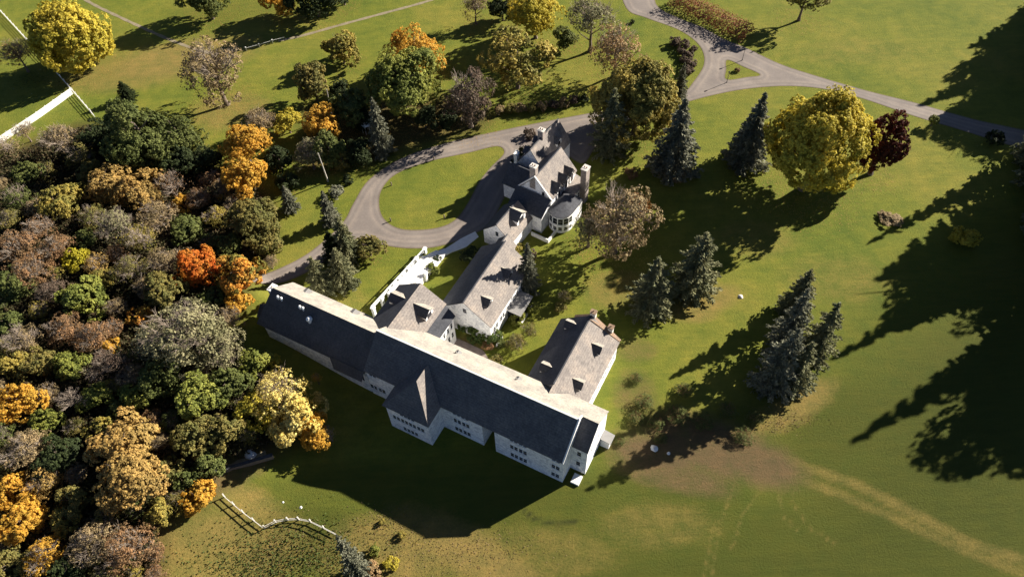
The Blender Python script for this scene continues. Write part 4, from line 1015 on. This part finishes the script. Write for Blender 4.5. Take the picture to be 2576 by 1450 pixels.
shrub(1855, 176, 16, 'rust', 'tiny red-brown bush on the triangular island')
shrub(1592, 55, 14, 'dark', 'small dark bush beside the road at the top')

# tall trees standing beyond the right and top edges; their shadows cross the lawn
SD = np.array([math.cos(SUN_AZ), math.sin(SUN_AZ)]); K = 1/math.tan(SUN_EL)
far = [(2312, 268, 26, 7, 'c'), (2390, 200, 24, 7, 'c'), (2440, 120, 22, 7, 'c'), (2480, 150, 22, 9, 'b'), (2560, 50, 22, 7, 'c'), (2380, 250, 26, 8, 'b'), (2340, 370, 22, 9, 'b'), (2420, 400, 20, 8, 'b'), (2420, 320, 26, 10, 'b'),
       (2182, 612, 22, 4.2, 'c'), (2205, 705, 25, 9, 'c'), (2170, 800, 24, 8, 'b'), (2092, 905, 29, 5, 'c'), (2290, 760, 24, 9, 'b'), (2380, 640, 22, 8, 'c'),
       (2320, 1000, 22, 9, 'c'), (2142, 1112, 36, 6, 'c'), (2310, 1185, 26, 9, 'b'), (2475, 1205, 24, 9, 'b'), (2400, 1080, 26, 10, 'b'), (2480, 950, 24, 10, 'b'),
       (2460, 180, 24, 9, 'b'), (2500, 300, 22, 9, 'b'), (2530, 90, 24, 9, 'b'), (2490, 375, 20, 9, 'b'), (2350, 320, 22, 8, 'c'),
       (2300, 690, 22, 8, 'b'), (2250, 835, 22, 8, 'c'), (2360, 820, 22, 9, 'b'), (2460, 740, 24, 10, 'b'), (2500, 620, 22, 9, 'c'), (2400, 960, 24, 8, 'c'), (2460, 1050, 24, 10, 'b'),
       (2400, 1160, 26, 7, 'c'), (2530, 1150, 24, 10, 'b'), (2530, 1010, 24, 10, 'b'), (2560, 880, 24, 10, 'b'), (2560, 800, 22, 10, 'b')]
for i, (tx, ty, h, r, kd) in enumerate(far):
    p = U(tx, ty)+SD*K*h; q = PX(p[0], p[1], 0); it = 0
    while PX(p[0]-r, p[1], h*.5)[0] < 2600 and it < 60:
        p = p+SD*1.0; h += 1.0/K; it += 1; q = PX(p[0], p[1], 0)
    rt = empty('tall_conifer' if kd == 'c' else 'tall_tree', (p[0], p[1], 0), rng.uniform(0, 6), 'tall dark tree standing just beyond the right edge and shading the lawn', 'tree', 'tall trees beyond the right edge')
    if kd == 'c':
        c = objmesh('crown', CON[i % 3], rt, LEAF['spruce']); c.scale = (r, r, h); t = objmesh('trunk', ctm, rt); t.scale = (h, h, h)
    else:
        c = objmesh('crown', CR['L'][i % 3], rt, LEAF['dark']); c.scale = (r, r, h*.42); c.location = (0, 0, h*.58); t = objmesh('trunk', TR[i % 4], rt); t.scale = (h*.9, h*.9, h)

# fallen leaves under the lawn trees
C = []; Nn = []
for (x, y, r) in SHED:
    k = int(22*r*r); a = rs_.uniform(0, 6.28, k); q = r*1.5*np.sqrt(rs_.rand(k))*rs_.uniform(.5, 1, k)
    X_, Y_ = x+np.cos(a)*q, y+np.sin(a)*q
    C.append(np.column_stack([X_, Y_, hgt(X_, Y_)+.05])); Nn.append(np.tile([[0, 0, 3.]], (k, 1)))
fl = bpy.data.objects.new('fallen_leaves', vmesh('fallen_leaves', leaves(rs_, np.concatenate(C), np.concatenate(Nn), .15), LEAF['tan'])); COL.objects.link(fl)
tag(fl, 'scattered fallen leaves on the grass under the lawn trees', 'fallen leaves', kind='stuff')

# undergrowth
def inpoly(x, y, P):
    r = False; k = len(P)
    for i in range(k):
        p, q = P[i], P[(i+1) % k]
        if (p[1] > y) != (q[1] > y) and x < (q[0]-p[0])*(y-p[1])/(q[1]-p[1])+p[0]: r = not r
    return r
WP = [tuple(U(*p)) for p in [(-40, 430), (70, 380), (190, 330), (330, 340), (500, 400), (560, 450), (660, 500), (670, 600), (630, 690), (600, 780), (575, 880), (640, 980), (760, 1070), (700, 1110), (560, 1170), (530, 1240), (410, 1310), (390, 1500), (-60, 1500)]]
xs = [p[0] for p in WP]; ys = [p[1] for p in WP]; C = []; Nn = []
cnt = 0
while cnt < 4200:
    x, y = rs_.uniform(min(xs), max(xs)), rs_.uniform(min(ys), max(ys))
    if not inpoly(x, y, WP): continue
    cnt += 1
    r = rs_.uniform(.6, 2.1); k = int(24*r*r); d = unit(rs_.normal(size=(k, 3))); d[:, 2] = abs(d[:, 2])
    C.append(np.array([x, y, float(hgt(x, y))+.2])+d*r*np.array([1, 1, 1.1])); Nn.append(d)
ug = bpy.data.objects.new('undergrowth', vmesh('undergrowth', leaves(rs_, np.concatenate(C), np.concatenate(Nn), .42), LEAF['litter'])); COL.objects.link(ug)
tag(ug, 'brown and olive undergrowth covering the floor of the wood', 'undergrowth', kind='stuff')
# rough grass tufts
C = []; Nn = []
for (px, py, rx, ry, n) in [(1150, 1385, 16, 4, 600), (600, 1400, 18, 7, 900), (740, 1400, 14, 5, 500), (1960, 1060, 7, 3, 350), (980, 1320, 7, 4, 400), (470, 1420, 8, 6, 400)]:
    c = U(px, py)
    n = int(n*1.6); P = c[None]+rs_.normal(size=(n, 2))*np.array([rx, ry])*.5
    C.append(np.column_stack([P, rs_.uniform(.02, .07, n)])); Nn.append(np.tile([[0, 0, .4]], (n, 1))+rs_.normal(size=(n, 3))*.6)
tg = bpy.data.objects.new('rough_grass', vmesh('rough_grass', leaves(rs_, np.concatenate(C), np.concatenate(Nn), .16), LEAF['straw'])); COL.objects.link(tg)
tag(tg, 'dry rough grass tufts on the trampled and unmown ground', 'grass', kind='stuff')

C = []; Nn = []
for (px, py, rx, ry, n) in [(715, 1395, 15, 7, 2200), (800, 1420, 10, 5, 900), (620, 1430, 12, 5, 900), (80, 200, 6, 5, 500)]:
    c = U(px, py); P = c[None]+rs_.normal(size=(n, 2))*np.array([rx, ry])*.5
    C.append(np.column_stack([P, hgt(P[:, 0], P[:, 1])+rs_.uniform(.05, .45, n)])); Nn.append(rs_.normal(size=(n, 3))*.5+np.array([0, 0, .5]))
wd = bpy.data.objects.new('weeds', vmesh('weeds', leaves(rs_, np.concatenate(C), np.concatenate(Nn), .22), LEAF['ivy'])); COL.objects.link(wd)
tag(wd, 'green weeds and nettles in the rough ground below the lower fence', 'weeds', kind='stuff')

# ------------------------------------------------------------------ fences and small things
def fence(name, pxs, label, h=1.3, rails=4, bh=.16, mat='fence', gap=2.6, pw=.14, po=4):
    pts = [G(*p) for p in pxs]; o = empty(name, tuple(pts[0]), 0, label, 'fence'); og = pts[0]
    rb = [MB() for _ in range(rails)]; first = None
    for p, q in zip(pts[:-1], pts[1:]):
        L = np.linalg.norm((q-p)[:2]); n = max(1, int(round(L/gap))); d = (q-p)/L; nn = np.array([-d[1], d[0], 0])*.03
        for i in range(rails):
            z = h*(i+1)/rails-.05; A = p-og; B = q-og
            V = []
            for P_, s in ((A, -1), (A, 1), (B, 1), (B, -1)):
                V.append((P_[0]+nn[0]*s, P_[1]+nn[1]*s, P_[2]+z))
            rb[i].slab(V, bh)
        for j in range(n):
            c = p+(q-p)*j/n-og
            if first is None:
                first = MB().box(-pw/2, pw/2, -pw/2, pw/2, -.2, h+.08).box(-pw/2-.03, pw/2+.03, -pw/2-.03, pw/2+.03, h+.082, h+.14).build('post', M[mat], o); ps = first
            else: ps = copyob(first, o)
            ps.location = tuple(c+np.array([nn[0]*po, nn[1]*po, 0])); ps.rotation_euler = (0, 0, math.atan2(d[1], d[0]))
    for i in range(rails): rb[i].build('rail', M[mat], o)
    return o
fence('board_fence', [(-30, -10), (0, 28), (80, 115), (185, 232), (240, 296)], 'long white board fence running down the top left corner', 1.25, 4, .07, 'fence', 2.6, .1)
fence('board_fence', [(184, 236), (100, 296), (0, 362), (-40, 390)], 'broad white board fence running left from the fence corner', 1.8, 4, .42, 'fence', 2.6, .1, 0)
fence('rail_fence', [(565, 1250), (612, 1290), (665, 1330)], 'left straight stretch of the pale rail fence at the bottom', 1.15, 2, .14, 'fgrey', 2.8, .14)
fence('rail_fence', [(668, 1329), (695, 1315), (725, 1309), (752, 1308), (782, 1314), (815, 1330), (848, 1347)], 'curved stretch of the pale rail fence at the bottom', 1.15, 2, .14, 'fgrey', 3.2, .14)
fence('rail_fence', [(621, 128), (654, 119), (687, 109), (717, 101)], 'short white rail with four posts by the footpath', 1.0, 1, .14, 'fence', 4, .25)
# pale leaning trunk in front of the pine
g0 = G(825, 456); g1 = U(800, 385, 9.5)
tag(MB().tube((0, 0, -.2), (g1[0]-g0[0], g1[1]-g0[1], 9.5), .22, .1, 8).build('bare_trunk', M['birch'], loc=tuple(g0)), 'long pale leaning trunk in front of the grey pine', 'tree trunk')
g0 = G(834, 290); g1 = U(822, 225, 9.0)
tag(MB().tube((0, 0, -.2), (g1[0]-g0[0], g1[1]-g0[1], 9.0), .16, .08, 8).build('bare_trunk', M['birch'], loc=tuple(g0)), 'thin pale trunk beside the round dull green tree', 'tree trunk')
def rock(px, py, r, label, cat='boulder', mat='rock', name='boulder'):
    g = G(px, py); rr = random.Random(px); V = []; F = []; nlat, nl = 5, 9
    for i in range(nlat+1):
        a = math.pi/2*i/nlat
        for j in range(nl):
            b = 2*math.pi*j/nl; k = r*rr.uniform(.8, 1.15); V.append((k*math.cos(a)*math.cos(b), k*math.cos(a)*math.sin(b), -.1+k*.75*math.sin(a)))
    for i in range(nlat):
        for j in range(nl): F.append((i*nl+j, i*nl+(j+1) % nl, (i+1)*nl+(j+1) % nl, (i+1)*nl+j))
    return tag(link(name, V, F, M[mat], loc=tuple(g), smooth=True), label, cat)
rock(1646, 1127, .7, 'larger white lump of rubble in the dirt right of the long building', mat='conc')
rock(1682, 1139, .35, 'smaller white lump of rubble in the dirt right of the long building', mat='conc')
rock(1863, 746, .55, 'pale boulder alone on the east lawn')
rock(757, 1275, .3, 'left white stone dot on the lower lawn', mat='white')
rock(712, 1262, .25, 'right white stone dot on the lower lawn', mat='white')
rock(630, 1142, 1.0, 'white boulder by the long low dark wall', mat='conc')
def garden_shelter(px, py, label):
    g = G(px, py); o = empty('garden_shelter', tuple(g), .4, label, 'shelter')
    V = [(1.2*math.cos(i*math.pi/3), 1.2*math.sin(i*math.pi/3), 2.3) for i in range(6)]+[(1.2*math.cos(i*math.pi/3), 1.2*math.sin(i*math.pi/3), 2.42) for i in range(6)]+[(0, 0, 3.3)]
    link('shelter_roof', V, [tuple(range(6))[::-1]]+[(i, (i+1) % 6, 6+(i+1) % 6, 6+i) for i in range(6)]+[(6+i, 6+(i+1) % 6, 12) for i in range(6)], M['white'], o)
    for i in range(6): MB().tube((1.05*math.cos(i*math.pi/3), 1.05*math.sin(i*math.pi/3), 0), (1.05*math.cos(i*math.pi/3), 1.05*math.sin(i*math.pi/3), 2.3), .07, .07, 6).build('post', M['white'], o)
garden_shelter(924, 332, 'small white garden shelter among the dark trees above the drive')
g = G(600, 1174); sh = empty('low_wall', tuple(g), .28, 'long low dark stone wall at the edge of the wood above the lower fence', 'wall')
MB().box(-6, 6, -.25, .25, -.3, .75).build('wall', M['bark'], sh); MB().box(-6.05, 6.05, -.32, .32, .752, .86).build('coping', M['slate'], sh)
def lamp(px, py, h, label, grp=None):
    g = G(px, py); o = empty('lamp_post', tuple(g), 0, label, 'lamp post', grp)
    MB().tube((0, 0, -.1), (0, 0, h), .09, .06, 8).tube((0, 0, -.1), (0, 0, .4), .16, .12, 8).build('pole', M['grey'], o)
    MB().tube((0, 0, h), (0, 0, h+.35), .14, .2, 8).tube((0, 0, h+.352), (0, 0, h+.5), .24, .04, 8).build('lantern', M['glass'], o)
lamp(1867, 152, 3.2, 'thin lamp post at the upper side of the triangular island')
lamp(1828, 208, 3.0, 'thin lamp post at the lower corner of the triangular island')
def bollard(px, py, label):
    g = G(px, py); tag(MB().tube((0, 0, -.1), (0, 0, .9), .16, .13, 8).tube((0, 0, .902), (0, 0, 1.05), .18, .06, 8).build('bollard', M['bark'], loc=tuple(g)), label, 'bollard')
bollard(985, 466, 'short bollard at the upper left of the oval lawn')
bollard(983, 556, 'short bollard at the lower left of the oval lawn')
bollard(1092, 402, 'short bollard at the top of the oval lawn')
bollard(1118, 548, 'short bollard at the lower right of the oval lawn')
# courtyard paving
for cx, cy, wp, lb in [(1172, 812, 56, 'dark ivy-green tree filling the courtyard corner under the middle gable'), (1208, 830, 62, 'dark ivy-green tree in the centre of the courtyard'), (1240, 842, 46, 'dark ivy-green tree at the right of the courtyard')]:
    tree(cx, cy, wp, 'ivy', lb, 'leaf', .8, 'courtyard_tree')
for cx, cy, wp, lb in [(1300, 860, 60, 'dark green tree on the inner lawn between middle block and east wing'), (1330, 830, 50, 'olive tree on the inner lawn, behind the east wing'), (1420, 745, 44, 'small olive tree north of the east wing end')]:
    tree(cx, cy, wp, 'olive', lb, 'thin', .8, 'courtyard_tree')
pv = [U(*p) for p in [(1110, 862), (1150, 850), (1215, 880), (1238, 915), (1200, 925)]]
tag(link('paving', [(p[0], p[1], .034) for p in pv], [tuple(range(5))[::-1]], M['flag']), 'brown flagstone paving in the courtyard', kind='structure')
